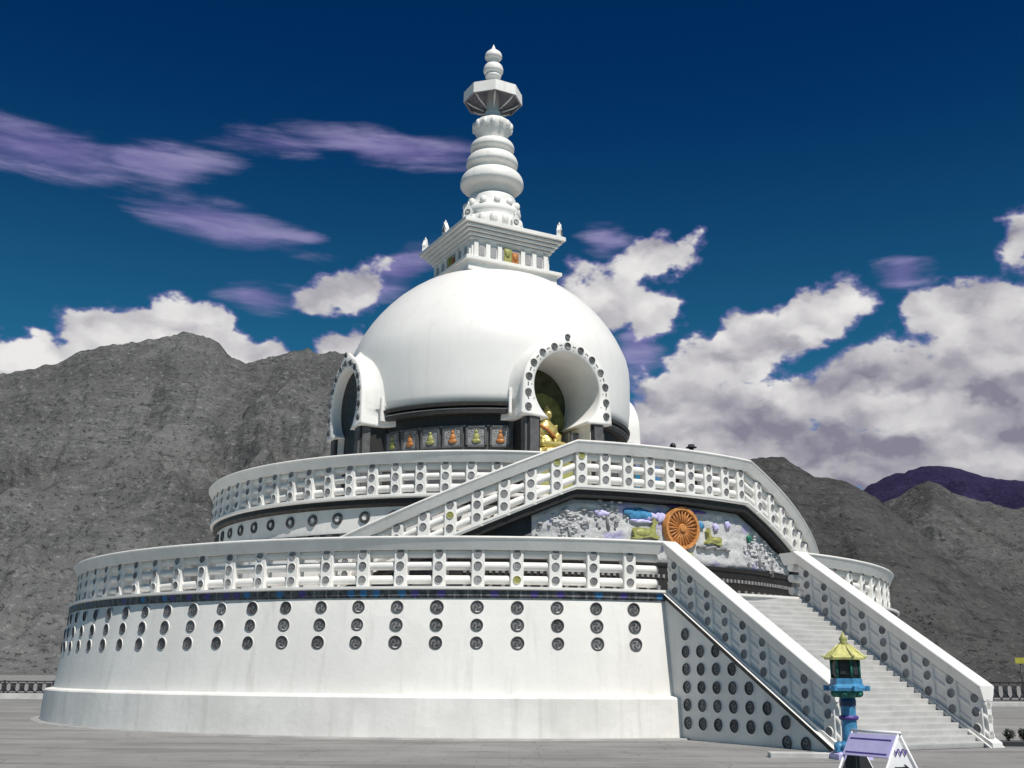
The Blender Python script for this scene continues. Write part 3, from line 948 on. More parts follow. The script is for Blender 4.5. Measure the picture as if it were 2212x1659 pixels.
dm = MB().lathe(dome_prof[1:-1], 160)
n0 = len(dome_prof) - 2
dm.add([], [])
dm.f.append(tuple(i * n0 for i in range(160)))
dm.m.append(0)
dm.sm.append(False)
dm.f.append(tuple(i * n0 + n0 - 1 for i in range(159, -1, -1)))
dm.m.append(0)
dm.sm.append(False)
dome_o = dm.build("dome", [M_GLOSS, M_MID], stupa)
cut = MB()
poly = [(-1.12, 6.9), (-1.12, ZB + 0.06)] + horseshoe(RC + 0.10, low=ZB + 0.1) + [(1.12, ZB + 0.06), (1.12, 6.9)]
poly = [(-1.12, 6.9)] + [p for p in horseshoe(RC + 0.10, low=ZB + 0.1)] + [(1.12, 6.9)]
cut.prism(poly, -9.0, -3.7)
cm = cut.mesh("cutter", M_MID)
tmp = []
for q in range(4):
    c_ = place(cm, "cutter", stupa, (0, 0, 0), q * pi / 2)
    tmp.append(c_)
    md = dome_o.modifiers.new("cut", 'BOOLEAN')
    md.operation = 'DIFFERENCE'
    md.solver = 'EXACT'
    md.object = c_
evaluated(dome_o)
for c_ in tmp:
    bpy.data.objects.remove(c_)
for p in dome_o.data.polygons:
    c_ = p.center
    p.use_smooth = c_.z > 11.0 and math.hypot(c_.x, c_.y) > 5.0
    p.material_index = 0 if c_.z > 10.95 else 1

# eaves and drum bands between the niches
for q in range(4):
    a0, a1 = q * pi / 2 + R(19.5), (q + 1) * pi / 2 - R(19.5)
    ev = MB()
    ev.sweep(ring_frames(5.22, a0, a1, 40), [(0, 10.845), (0.50, 10.84), (0.53, 10.95), (0.40, 11.0), (0, 11.0)], 0)
    ev.sweep(ring_frames(5.22, a0, a1, 40), [(0, 10.605), (0.40, 10.58), (0.43, 10.72), (0.20, 10.835), (0, 10.835)], 0)
    ev.sweep(ring_frames(5.3, a0, a1, 40), [(0.05, 10.735), (0.355, 10.725), (0.37, 10.755), (0.05, 10.77)], 1)
    ev.build("eave", [M_EAVE, M_RLIGHT], stupa)
    eb = MB()
    for a in (a0, a1):
        eb.box((5.66 * sin(a), -5.66 * cos(a), 11.02), (0.11, 0.32, 0.92), 0, a, 0.02)
    eb.build("eave_block", M_WHITE, stupa)
    fz = MB().sweep(ring_frames(5.24, a0, a1, 40), [(0, 10.20), (0.06, 10.20), (0.06, 10.60), (0, 10.60)], 0)
    fz.sweep(ring_frames(5.24, a0, a1, 40), [(0, 10.16), (0.10, 10.15), (0.10, 10.195), (0, 10.195)], 1)
    fz.build("drum_frieze", [M_DARKWOOD, M_RLIGHT], stupa)
pan0 = {}
for q in range(4):
    for i in range(7):
        a = q * pi / 2 + R(-22.5 - 9.3 * i + (0.0 if i < 6 else -0.5))
        kk = i % 2
        if kk not in pan0:
            pm = MB()
            pm.box((0, 0, 0), (0.74, 0.10, 0.74), 0)
            for x, z, w_, h_ in ((-0.34, 0, 0.07, 0.78), (0.34, 0, 0.07, 0.78), (0, 0.36, 0.75, 0.07), (0, -0.36, 0.75, 0.07)):
                pm.box((x, -0.06, z), (w_, 0.07, h_), 1)
            pm.ball((0, -0.06, -0.16), (0.17, 0.06, 0.09), 10, 6, 2)
            pm.ball((0, -0.06, -0.02), (0.11, 0.06, 0.14), 10, 6, 2)
            pm.ball((0, -0.06, 0.17), (0.06, 0.05, 0.075), 8, 6, 2)
            for tt in range(9):
                b_ = pi * tt / 8
                pm.ball((0.22 * cos(b_), -0.05, 0.04 + 0.24 * sin(b_)), (0.03, 0.03, 0.03), 6, 5, 3)
            pan0[kk] = pm.mesh("painted_panel", [M_PANEL, M_MID, M_ORANGE if kk == 0 else M_OLIVE, M_RLIGHT])
        po = place(pan0[kk], "painted_panel", stupa, (5.27 * sin(a), -5.27 * cos(a), 9.78), a)
        po["label"] = "square panel with an orange seated figure" if kk == 0 else "square panel with an olive seated figure"

# the four niches: horseshoe hood, lining, pillars, beads
for q in range(4):
    nich = MB()
    n = 48
    inn = horseshoe(RC, n)
    outs = {}

    def outer(r):
        o_ = []
        for x, z in inn:
            th = math.atan2(z - NC, x)
            if th < -pi / 2:
                th += 2 * pi
            tip = 0.24 * math.exp(-((th - pi / 2) / 0.20) ** 2)
            if z < NC:          # the flanks drop straight below the arch
                t_ = (NC - z) / (NC - ZB)
                o_.append((math.copysign(r * (1 + 0.03 * t_), x), NC - t_ * (NC - ZB)))
            else:
                o_.append(((r + tip) * cos(th), NC + (r + tip) * sin(th)))
        return o_
    O1, O2, O3 = outer(1.845), outer(1.67), outer(2.05)
    zr = [z for r_, z in dome_prof[2:-1]]
    rr_ = [r_ for r_, z in dome_prof[2:-1]]

    def on_dome(x, z, sink):
        Rd = float(np.interp(z, zr, rr_))
        return (x, -math.sqrt(max(0.1, Rd * Rd - x * x)) + sink, z)
    DP = 3.75 if q == 0 else 5.84
    back = [on_dome(x, z, 0.05) for x, z in O3]
    mid = [(x, (-6.2 * 0.35 + 0.65 * on_dome(x, z, 0)[1]), z) for x, z in O2]
    rows = [[(x, -DP, z) for x, z in inn], [(x, -6.18, z) for x, z in inn], [(x * 1.03, -6.25, NC + (z - NC) * 1.03) for x, z in inn],
            [(x, -6.24, z) for x, z in outer(1.81)], [(x, -6.18, z) for x, z in O1], mid, back]
    m = n + 1
    vs = [p for r_ in rows for p in r_]
    fs = []
    for r_ in range(len(rows) - 1):
        for i in range(n):
            fs.append((r_ * m + i, r_ * m + i + 1, (r_ + 1) * m + i + 1, (r_ + 1) * m + i))
    for e_ in (0, n):
        fs.append((1 * m + e_, 2 * m + e_, 3 * m + e_, 4 * m + e_, 5 * m + e_, 6 * m + e_, 0 * m + e_))
    nich.add(vs, fs, 0, True)
    no = nich.build("niche_hood", M_WHITE, stupa, (0, 0, 0), q * pi / 2)
    for p in no.data.polygons:
        if len(p.vertices) != 4:
            p.use_smooth = False
    # side piers and inner lining below the arch
    pi_ = MB()
    for sx in (-1, 1):
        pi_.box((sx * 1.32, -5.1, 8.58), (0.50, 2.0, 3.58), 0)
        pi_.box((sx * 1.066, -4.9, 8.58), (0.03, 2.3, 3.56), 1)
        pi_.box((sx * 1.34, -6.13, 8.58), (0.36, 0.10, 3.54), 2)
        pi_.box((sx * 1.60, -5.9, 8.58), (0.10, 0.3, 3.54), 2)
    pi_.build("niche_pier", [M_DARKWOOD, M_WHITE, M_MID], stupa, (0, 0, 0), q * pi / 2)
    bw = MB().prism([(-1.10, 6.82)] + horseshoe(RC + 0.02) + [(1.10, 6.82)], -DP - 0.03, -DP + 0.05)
    bw.build("niche_back", M_DARKWOOD if q else mat("niche_back_paint", (0.07, 0.075, 0.03), 0.6, var=0.6, scale=2.5), stupa, (0, 0, 0), q * pi / 2)  # side niches: shade of the deep interior put into a near-black back
    for i in range(13):
        th = R(-30) + R(240) * i / 12
        x, z = 1.63 * cos(th), NC + 1.63 * sin(th)
        if th < 0 or th > pi:
            x, z = math.copysign(1.63, x), NC - 0.78
            if i in (0, 12):
                z = NC - 0.82
            else:
                z = NC - 0.30
        b_ = place(ME_BEAD, "bead", no, (x, -6.235, z))
        b_.rotation_euler = (0, i * 1.3, 0)
    place(ME_BEAD, "bead", no, (0, -6.245, NC + 1.98)).scale = (0.8, 1, 0.8)
    st = MB()
    for i in range(12):
        th = R(-30) + R(240) * (i + 0.5) / 12
        x, z = 1.64 * cos(th), NC + 1.64 * sin(th)
        if th < 0 or th > pi:
            x, z = math.copysign(1.64, x), NC - 0.5
        for dz in (-0.045, 0.045):
            st.ball((x - dz * sin(th) * 0.8, -6.25, z + dz * cos(th) * 0.8), (0.028, 0.025, 0.03), 6, 5)
        st.ball((1.50 * cos(th), -6.25, NC + 1.50 * sin(th)), (0.022, 0.02, 0.022), 6, 5)
    st.build("bead_strip", M_RDARK, no)

# harmika: square box above the dome with a stepped cornice
hm = MB()
hm.box((0, 0, 17.40), (4.10, 4.10, 0.42), 0)
hm.box((0, 0, 17.66), (4.44, 4.44, 0.14), 0, 0, 0.02)
hm.build("harmika_base", M_WHITE, stupa)
hn = MB()
hn.box((0, 0, 18.16), (3.60, 3.60, 0.86), 0)
for q in range(4):
    cr, sr = cos(q * pi / 2), sin(q * pi / 2)

    def rp(x, y, z):
        return (x * cr - y * sr, x * sr + y * cr, z)
    for x in (-1.62, -1.08, -0.54, 0.54, 1.08, 1.62):
        hn.box(rp(x, -1.83, 18.14), (0.20, 0.10, 0.78), 1, q * pi / 2, 0.01)
    for x in (-1.35, -0.81, 0.81, 1.35):
        hn.box(rp(x, -1.81, 18.18), (0.26, 0.05, 0.44), 2, q * pi / 2)
    hn.box(rp(0, -1.81, 18.14), (0.80, 0.06, 0.70), 2, q * pi / 2)
hn.build("harmika_body", [M_WHITE, M_WHITE, M_RLIGHT], stupa)
for q in range(4):
    fg = MB()
    fg.box((0, 0, 0), (0.34, 0.08, 0.62), 0)
    fg.ball((-0.02, -0.06, 0.12), (0.13, 0.06, 0.18), 10, 7, 0)
    a = q * pi / 2
    f1 = fg.build("gilt_figure", M_OLIVE, stupa, (1.84 * sin(a) - 0.17 * cos(a), -1.84 * cos(a) - 0.17 * sin(a), 18.14), a)
    fg2 = MB().box((0, 0, 0), (0.30, 0.07, 0.50), 0).ball((0, -0.05, 0.05), (0.12, 0.05, 0.16), 10, 7, 0)
    fg2.build("gilt_figure", M_ORANGE, stupa, (1.84 * sin(a) + 0.17 * cos(a), -1.84 * cos(a) + 0.17 * sin(a), 18.08), a)
hc = MB()
z = 18.58
for i, w_ in enumerate((1.90, 2.00, 2.11, 2.22)):
    hc.box((0, 0, z + 0.055), (2 * w_, 2 * w_, 0.088), 0)
    hc.box((0, 0, z + 0.12), (2 * w_ - 0.12, 2 * w_ - 0.12, 0.05), 1)
    z += 0.138
hc.box((0, 0, z + 0.09), (4.68, 4.68, 0.17), 0, 0, 0.02)
hc.box((0, 0, z + 0.22), (3.7, 3.7, 0.10), 0, 0, 0.02)
hc.build("harmika_cornice", [M_WHITE, M_RLIGHT], stupa)
zc = z + 0.172
ac0 = None
for i in range(8):
    a = i * pi / 4
    rr = 2.16 if i % 2 == 0 else 3.02
    if ac0 is None:
        ab = MB().prism([(-0.18, 0), (0.18, 0), (0.16, 0.16), (0.19, 0.30), (0.10, 0.44), (0.0, 0.62), (-0.10, 0.44), (-0.19, 0.30), (-0.16, 0.16)], -0.08, 0.08)
        ab.lathe([(0.03, 0.56), (0.055, 0.62), (0.02, 0.70), (0.0, 0.74)], 8)
        ac0 = ab.build("acroterion", M_WHITE, stupa)
        em = roundel_mesh("emblem", 0.115, M_WHITE, M_RDARK, M_RGREY, 0.03)
        place(em, "emblem", ac0, (0, -0.082, 0.24))
        o = ac0
    else:
        o = copy_tree(ac0, stupa)
    o.location = (rr * sin(a), -rr * cos(a), zc)
    o.rotation_euler = (0, 0, a)
# spire
sb = MB()
sb.box((0, 0, 19.55), (2.5, 2.5, 0.34), 0, 0, 0.03)
sb.lathe([(1.20, 19.7), (1.27, 19.85), (1.30, 20.1), (1.22, 20.32), (1.16, 20.40), (1.25, 20.52), (1.27, 20.68), (1.16, 20.82), (1.08, 20.9), (1.02, 21.1), (1.05, 21.3), (1.0, 21.4)], 48)
for i in range(16):
    a = 2 * pi * i / 16
    sb.ball((1.22 * sin(a), -1.22 * cos(a), 20.08), (0.19, 0.19, 0.27), 8, 6)
for i in range(12):
    a = 2 * pi * (i + .5) / 12
    sb.ball((1.12 * sin(a), -1.12 * cos(a), 20.95), (0.16, 0.16, 0.20), 8, 6)
sb.build("lotus_base", M_WHITE, stupa)


def bulge(rmax, rmin, z0, z1, top=0.45):
    out = []
    for i in range(15):
        t = i / 14
        w = sin(pi / 2 * min(1, t / 0.34)) ** 0.6 if t < 0.34 else max(0.0, 1 - ((t - 0.34) / 0.66) ** 2.2) ** 0.6
        out.append((rmin + (rmax - rmin) * w, z0 + (z1 - z0) * t))
    return out


sr_ = MB()
sr_.lathe([(0.9, 21.3)] + bulge(1.38, 1.0, 21.78, 22.62) + [(0.86, 22.66)], 64)
rg = sr_.build("spire_ring", M_WHITE, stupa)
MB().lathe([(0.8, 22.6), (0.86, 22.75)] + bulge(1.13, 0.86, 22.82, 23.46) + [(0.74, 23.5)], 64).build("spire_ring", M_WHITE, stupa)
MB().lathe([(0.7, 23.45), (0.74, 23.58)] + bulge(0.97, 0.74, 23.62, 24.12) + [(0.55, 24.15)], 64).build("spire_ring", M_WHITE, stupa)
cp = MB().lathe([(0.50, 24.1), (0.60, 24.28), (0.64, 24.40), (0.72, 24.52), (0.82, 24.68), (0.86, 24.86), (0.84, 25.02), (0.70, 25.14), (0.52, 25.24), (0.42, 25.36), (0.36, 25.5), (0.34, 25.62), (0.27, 25.7), (0.24, 26.6)], 48)
for i in range(14):
    a = 2 * pi * i / 14
    cp.ball((0.80 * sin(a), -0.80 * cos(a), 24.84), (0.13, 0.13, 0.20), 8, 6)
cp.build("lotus_capital", M_WHITE, stupa)
# octagonal parasol with ribs
pa = MB()
pa.lathe([(0.26, 26.98), (0.36, 26.94), (1.10, 26.62), (1.30, 26.56), (1.31, 26.06)], 8, -pi + pi / 8, pi + pi / 8, smooth=False)
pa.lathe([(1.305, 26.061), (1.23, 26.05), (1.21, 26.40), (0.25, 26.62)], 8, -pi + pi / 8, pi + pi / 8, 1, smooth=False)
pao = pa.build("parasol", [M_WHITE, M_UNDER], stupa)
pr_ = MB()
for i in range(8):
    a = pi / 8 + i * pi / 4
    pr_.tube([(1.18 * sin(a), -1.18 * cos(a), 26.10), (0.9 * sin(a), -0.9 * cos(a), 25.90), (0.4 * sin(a), -0.4 * cos(a), 25.68)], 0.035, 6)
pr_.build("parasol_ribs", M_WHITE, pao)
fn = MB().lathe([(0.30, 26.9), (0.33, 27.0), (0.22, 27.10), (0.17, 27.22), (0.20, 27.30), (0.34, 27.36), (0.36, 27.44), (0.30, 27.5)] + bulge(0.45, 0.28, 27.52, 28.02)
                + [(0.2, 28.06), (0.19, 28.16), (0.24, 28.22)] + bulge(0.39, 0.24, 28.26, 28.66) + [(0.2, 28.72), (0.09, 28.82), (0.07, 28.9), (0.03, 29.0), (0.0, 29.08)], 40)
fn.build("finial", M_WHITE, stupa)

# ------------------------------------------------------------------ balustrades
COPING = [(0.235, 1.02), (0.36, 1.28), (0.385, 1.31), (0.385, 1.335), (0.36, 1.36), (-0.36, 1.36), (-0.385, 1.335), (-0.385, 1.31), (-0.36, 1.28), (-0.235, 1.02)]


def balustrade(label, frames, posts, zbase, olive=(), solid=False, cap=1.0, group="white balustrades of the stupa", inward=1, panel_bars=(0.26, 0.62, 0.93)):
    """frames: samples along the base line; posts: (x, y, z, angle of the outward face)"""
    t = thing("balustrade", label, "balustrade", CENTRE + Vector((0, 0, zbase)), ROT, group)
    F = [(x, y, z - zbase, nx, ny) for x, y, z, nx, ny in frames]
    MB().sweep(F, [(o_ * cap, h_) for o_, h_ in COPING], 0).build("coping", M_WHITE, t)
    for h in panel_bars:
        MB().sweep(F, circ(0.10 if solid else 0.115, h), 0, True).build("rail_bar", M_WHITE, t)
    MB().sweep(F, [(0.19, 0.0), (0.19, 0.07), (-0.19, 0.07), (-0.19, 0.0)], 0).build("base_rail", M_WHITE, t)
    if solid:
        MB().sweep(F, [(0.07, 0.05), (0.07, 1.05), (-0.07, 1.05), (-0.07, 0.05)], 0).build("infill_panel", M_WHITE, t)
    p0 = None
    made = []
    for i, (x, y, z, ang) in enumerate(posts):
        if p0 is None:
            p0 = place(ME_POST_SLIM if solid else ME_POST, "post", t)
            for h in (0.26, 0.62, 0.93):
                place(ME_POSTDISC, "roundel", p0, (0, -(0.121 if solid else 0.181) * inward, h), 0 if inward > 0 else pi)
            o = p0
            kids = list(p0.children)
        else:
            o = p0.copy()
            COL.objects.link(o)
            o.parent = t
            kids = []
            for ch in list(p0.children):
                c_ = ch.copy()
                COL.objects.link(c_)
                c_.parent = o
                kids.append(c_)
        o.location = (x, y, z - zbase)
        o.rotation_euler = (0, 0, ang)
        made.append(kids)
    for (pi2, hi) in olive:
        made[pi2][hi].data = ME_POSTDISC_OLIVE
        made[pi2][hi]["label"] = "olive painted roundel"
    return t


def ring_posts(Rr, angs, zf):
    return [(Rr * sin(a), -Rr * cos(a), zf(a), a) for a in angs]


zc1 = lambda a: H1
rb = 14.80
balustrade("long white balustrade curving left along the edge of the lower terrace", ring_frames(rb, R(-9.2), R(-118), 150, zc1),
           ring_posts(rb, [-R(12.44 + 3.87 * i) for i in range(27)], zc1), H1, olive=[(3, 0)])
balustrade("short white balustrade curving away behind the right stair rail", ring_frames(rb, R(9.2), R(75), 90, zc1),
           ring_posts(rb, [R(13 + 3.87 * i) for i in range(15)], zc1), H1)
zc2 = lambda a: H2
rb2 = 10.45
balustrade("white balustrade curving around the upper terrace left of the dome", ring_frames(rb2, R(-17), R(-125), 130, zc2),
           ring_posts(rb2, [-R(25.55 + 4.25 * i) for i in range(23)], zc2), H2)
balustrade("white balustrade curving around the upper terrace right of the dome", ring_frames(rb2, R(17), R(120), 110, zc2),
           ring_posts(rb2, [R(21 + 4.25 * i) for i in range(22)], zc2), H2)
rbl = 12.38
step_l = (A_R - A_L) / 8
balustrade("bowed white balustrade of the landing above the bronze wheel", ring_frames(rbl, A_L, A_R, 60, zc2),
           ring_posts(rbl, [A_L + R(0.8) + i * R(3.35) for i in range(9)], zc2), H2, olive=[(0, 2)])
balustrade("white balustrade of the curved flight descending left of the bronze wheel", ring_frames(rbl, A_L, A_END_L, 70, flight_z),
           ring_posts(rbl, [A_L - R(2.6 + 3.5 * i) for i in range(9)], flight_z), H2, olive=[(0, 2), (4, 1)])
balustrade("white balustrade of the curved flight descending right of the bronze wheel", ring_frames(rbl, A_R, A_END_R, 70, flight_z),
           ring_posts(rbl, [A_R + R(2.9 + 3.5 * i) for i in range(9)], flight_z), H2)

# ------------------------------------------------------------------ straight front staircase
P_TOP, P_BOT = 14.98, 20.85
SWS = {-1: 2.19, 1: 2.40}        # distance of each rail from the axis
stair = thing("staircase", "broad straight white staircase rising to the lower terrace between two rails", "staircase", L2W(P_BOT, 0), ROT)
dy = -P_BOT          # local origin is at the foot of the steps: y_local = P_BOT - p


def SY(p):
    return P_BOT - p


NS = 28
sm_ = MB()
poly = [(0.0, 0.0)]
for i in range(NS):
    y0 = SY(P_BOT - 0.10) + (SY(P_TOP) - SY(P_BOT - 0.10)) * i / NS
    poly += [(y0, H1 * i / NS), (y0 - 0.02, H1 * (i + 1) / NS - 0.03), (y0 - 0.02, H1 * (i + 1) / NS)]
poly += [(SY(14.2), H1 + 0.012), (SY(14.2), 0.0)]
vs, fs = [], []
m = len(poly)
for x in (-SWS[-1] + 0.14, SWS[1] - 0.14):
    vs += [(x, y, z) for y, z in poly]
for i in range(m - 1):
    sm_.add([vs[i], vs[i + 1], vs[m + i + 1], vs[m + i]], [(0, 1, 2, 3)], 1 if abs(poly[i][1] - poly[i + 1][1]) < 0.005 else 0)
sm_.build("steps", [M_STEP, M_TREAD], stair)


def side_z(p):
    return max(0.0, min(H1, (P_BOT - p) / (P_BOT - P_TOP) * H1))


for sx in (-1, 1):
    SW = SWS[sx]
    sw = MB()
    prof = [(SY(14.6), 0.0), (SY(P_BOT + 0.12), 0.0), (SY(P_BOT + 0.12), 0.10), (SY(P_TOP), H1 - 0.02), (SY(14.6), H1 - 0.02)]
    vs = [(sx * (SW + 0.18), y, z) for y, z in prof] + [(sx * (SW - 0.16), y, z) for y, z in prof]
    fs = [(0, 1, 2, 3, 4), (9, 8, 7, 6, 5)] + [(i, (i + 1) % 5, 5 + (i + 1) % 5, 5 + i) for i in range(5)]
    sw.add(vs, fs)
    sw.build("side_wall", M_WALL, stair)
    sg = MB()
    fr = [(sx * SW, SY(p), side_z(p), sx, 0) for p in (14.95, P_TOP, P_BOT + 0.1)]
    sg.sweep(fr, [(0.24, -0.14), (0.25, -0.035), (-0.10, -0.035), (-0.10, -0.14)], 0)
    sg.build("stringer", M_DARKWOOD, stair)
    se = MB().sweep(fr, [(0.25, -0.033), (0.28, 0.0), (-0.2, 0.0), (-0.2, -0.033)], 0)
    se.build("stair_edge", M_WHITE, stair)
sr0 = None
for ci in range(9):
    p = 15.80 + 0.59 * ci
    for ri in range(8):
        z = 0.40 + 0.43 * ri
        if p > 18.8:
            z -= 0.28
        zmax = side_z(p) - 0.24
        if z > zmax:
            continue
        for sx in (-1, 1):
            if sr0 is None:
                sr0 = place(ME_ROUNDEL, "roundel", stair)
                o = sr0
            else:
                o = sr0.copy()
                COL.objects.link(o)
                o.parent = stair
            o.location = (sx * (SWS[sx] + 0.18), SY(p), z)
            o.rotation_mode = 'YXZ'
            o.rotation_euler = (0, ci * 1.7 + ri, sx * pi / 2)
            o.scale = (0.92, 1, 0.92)
for sx, lab, inw in ((-1, "sloping white stair rail on the left with roundels and shaded outer face", 1), (1, "sloping white stair rail on the right that ends by the plaza", -1)):
    fr, ps = [], []
    SW = SWS[sx]
    for i in range(40):
        p = P_TOP + (P_BOT - P_TOP) * i / 39
        fr.append((sx * SW, -p, side_z(p), sx, 0))
    for i in range(9):
        p = P_TOP + 0.36 + 0.655 * i
        if p < P_BOT - 0.05:
            ps.append((sx * SW, -p, side_z(p) - 0.02, sx * pi / 2))
    balustrade(lab, fr, ps, 0.0, solid=True, inward=inw, cap=0.62)

# ------------------------------------------------------------------ golden Buddha in the front niche
bud = thing("statue", "golden seated Buddha statue on a bright lotus seat inside the front niche", "statue", L2W(4.75, 0.0, 6.8), ROT)
pb = MB()
pb.box((0, 0, 1.0), (1.7, 1.5, 2.0), 0, 0, 0.03)
pb.box((0, 0, 2.1), (1.5, 1.3, 0.22), 1, 0, 0.03)
pb.box((0, -0.67, 1.5), (1.2, 0.06, 0.5), 2)
pb.build("pedestal", [M_OLIVE, M_GOLD, M_ORANGE], bud)
ls = MB().lathe([(0.60, 2.2), (0.66, 2.32), (0.74, 2.5), (0.70, 2.66), (0.60, 2.74), (0, 2.74)], 32)
for i in range(14):
    a = 2 * pi * i / 14
    ls.ball((0.68 * sin(a), -0.62 * cos(a), 2.5), (0.17, 0.17, 0.22), 8, 6)
ls.build("lotus_seat", M_GOLD, bud)
bd = MB()
z0 = 2.74
bd.ball((0, 0.05, z0 + 0.30), (0.36, 0.28, 0.34), 16, 12)
bd.ball((0, 0.06, z0 + 0.70), (0.40, 0.25, 0.40), 16, 12)
bd.ball((0, 0.06, z0 + 0.98), (0.20, 0.17, 0.20), 12, 10)
bd.ball((0, 0.0, z0 + 1.34), (0.185, 0.20, 0.25), 16, 12)
bd.ball((0, 0.03, z0 + 1.60), (0.08, 0.08, 0.09), 10, 8)
bd.ball((0, -0.20, z0 + 1.32), (0.03, 0.05, 0.05), 8, 6)
for sx in (-1, 1):
    bd.ball((sx * 0.19, 0.02, z0 + 1.31), (0.03, 0.05, 0.12), 8, 6)
    bd.tube([(sx * 0.36, 0.06, z0 + 0.95), (sx * 0.50, 0.0, z0 + 0.55), (sx * 0.34, -0.28, z0 + 0.34), (sx * 0.06, -0.40, z0 + 0.28)], [0.13, 0.11, 0.09, 0.07], 10)
    bd.tube([(sx * 0.25, 0.0, z0 + 0.14), (sx * 0.62, -0.18, z0 + 0.14), (sx * 0.45, -0.42, z0 + 0.13), (-sx * 0.15, -0.45, z0 + 0.12)], [0.19, 0.17, 0.13, 0.09], 10)
bo = bd.build("body", M_GOLD, bud)
rm = bo.modifiers.new("r", 'REMESH')
rm.mode = 'VOXEL'
rm.voxel_size = 0.035
rm.use_smooth_shade = True
evaluated(bo)
bo.data.materials.clear()
bo.data.materials.append(M_GOLD)
halo = MB()
ho = [(0.95 * cos(t), z0 + 1.12 + 1.10 * sin(t)) for t in [2 * pi * i / 36 for i in range(36)]]
halo.prism(ho, 0.36, 0.44)
halo.build("halo", mat("dark_olive_halo", (0.13, 0.135, 0.025), 0.5, var=0.5, scale=4), bud)
rb_ = MB().tube([(-0.40, 0.0, z0 + 0.93), (-0.1, -0.22, z0 + 0.72), (0.18, -0.25, z0 + 0.42), (0.38, -0.05, z0 + 0.3)], [0.06, 0.07, 0.07, 0.06], 8)
rb_.build("robe", M_ORANGE, bud)

# ------------------------------------------------------------------ bronze lantern by the stairs
lan = thing("lantern", "tall painted bronze lantern with gilded roof and blue stem on the plaza", "lantern", (6.6, 21.98, 0.0), R(8))


def hexa(b, prof, mi=0, smooth=False, n=6):
    return b.lathe(prof, n, -pi, pi, mi, smooth)


b = MB()
hexa(b, [(0, 0.0), (0.40, 0.0), (0.40, 0.10), (0.34, 0.14), (0, 0.14)])
b.build("base_slab", M_LILAC, lan)
b = MB().lathe([(0.33, 0.14), (0.30, 0.20), (0.22, 0.28), (0.15, 0.34)], 24)
for i in range(8):
    a = 2 * pi * i / 8
    b.ball((0.24 * sin(a), -0.24 * cos(a), 0.22), (0.10, 0.10, 0.10), 8, 6)
b.build("lotus_foot", M_BLUE, lan)
b = MB().lathe([(0.15, 0.30), (0.145, 0.70), (0.14, 1.05), (0.15, 1.16)], 28)
b.build("stem", M_BLUE, lan)
b = MB().lathe([(0.15, 0.72), (0.185, 0.74), (0.185, 0.79), (0.15, 0.81)], 28)
b.build("stem_ring", M_PURPLE, lan)
b = MB().lathe([(0.142, 0.98), (0.158, 1.0), (0.158, 1.10), (0.148, 1.13)], 28)
b.build("stem_band", M_DBLUE, lan)
b = MB().lathe([(0.15, 1.14), (0.20, 1.17), (0.26, 1.22), (0.29, 1.27)], 24)
for i in range(10):
    a = 2 * pi * i / 10
    b.ball((0.23 * sin(a), -0.23 * cos(a), 1.22), (0.085, 0.085, 0.075), 8, 6)
b.build("lotus_bowl", M_TEAL, lan)
b = MB()
hexa(b, [(0.22, 1.255), (0.37, 1.27), (0.38, 1.33), (0.34, 1.37), (0.31, 1.40), (0.30, 1.50), (0.22, 1.505)])
for i in range(6):
    a = 2 * pi * i / 6
    b.box((0.40 * sin(a), -0.40 * cos(a), 1.32), (0.10, 0.08, 0.10), 0, a, 0.01)
b.build("platform", M_BLUE, lan)
b = MB()
hexa(b, [(0.24, 1.50), (0.25, 1.54), (0.255, 1.82), (0.24, 1.86), (0.10, 1.86)])
for i in range(6):
    a = 2 * pi * i / 6
    b.tube([(0.265 * sin(a), -0.265 * cos(a), 1.505), (0.265 * sin(a), -0.265 * cos(a), 1.86)], 0.026, 6, 1)
    a += pi / 6
    b.box((0.228 * sin(a), -0.228 * cos(a), 1.68), (0.15, 0.02, 0.20), 2, a)
b.build("fire_box", [M_BLACK, M_TEAL, M_IRON], lan)
b = MB()
hexa(b, [(0.20, 1.85), (0.385, 1.86), (0.395, 1.90), (0.30, 1.97), (0.20, 2.05), (0.13, 2.14), (0.06, 2.16), (0, 2.16)])
for i in range(6):
    a = 2 * pi * i / 6
    b.tube([(0.10 * sin(a), -0.10 * cos(a), 2.15), (0.29 * sin(a), -0.29 * cos(a), 1.985), (0.385 * sin(a), -0.385 * cos(a), 1.905), (0.435 * sin(a), -0.435 * cos(a), 1.94)], [0.022, 0.024, 0.026, 0.018], 6)
b.build("roof", M_ROOFG, lan)
b = MB().lathe([(0.07, 2.14), (0.10, 2.17), (0.06, 2.20), (0.085, 2.25), (0.06, 2.30), (0.02, 2.36), (0.0, 2.42)], 16)
b.build("finial", M_OLIVE, lan)
# low white block beside the lantern
kb = MB()
kb.box((0, 0, 0.05), (1.3, 0.35, 0.10), 0, 0, 0.015)
tag(kb.build("kerb_stone", M_KERB, None, (5.75, 22.35, 0), R(-4)), "low pale kerb stone lying on the plaza left of the lantern", "kerb stone")

# ------------------------------------------------------------------ A-frame barrier in the foreground
APX = Vector((3.9, 11.35, 0.0))
bar = thing("barrier", "white and lilac folding A-frame barrier board in the front right corner", "barrier", APX, 0)
far = Vector((-0.30, 0.52, 0.0))     # ridge runs back and to the left
rdir = far.normalized()
gdir = Vector((0.97, 0.24, 0))       # across the gable
HB, WB = 0.985, 0.50


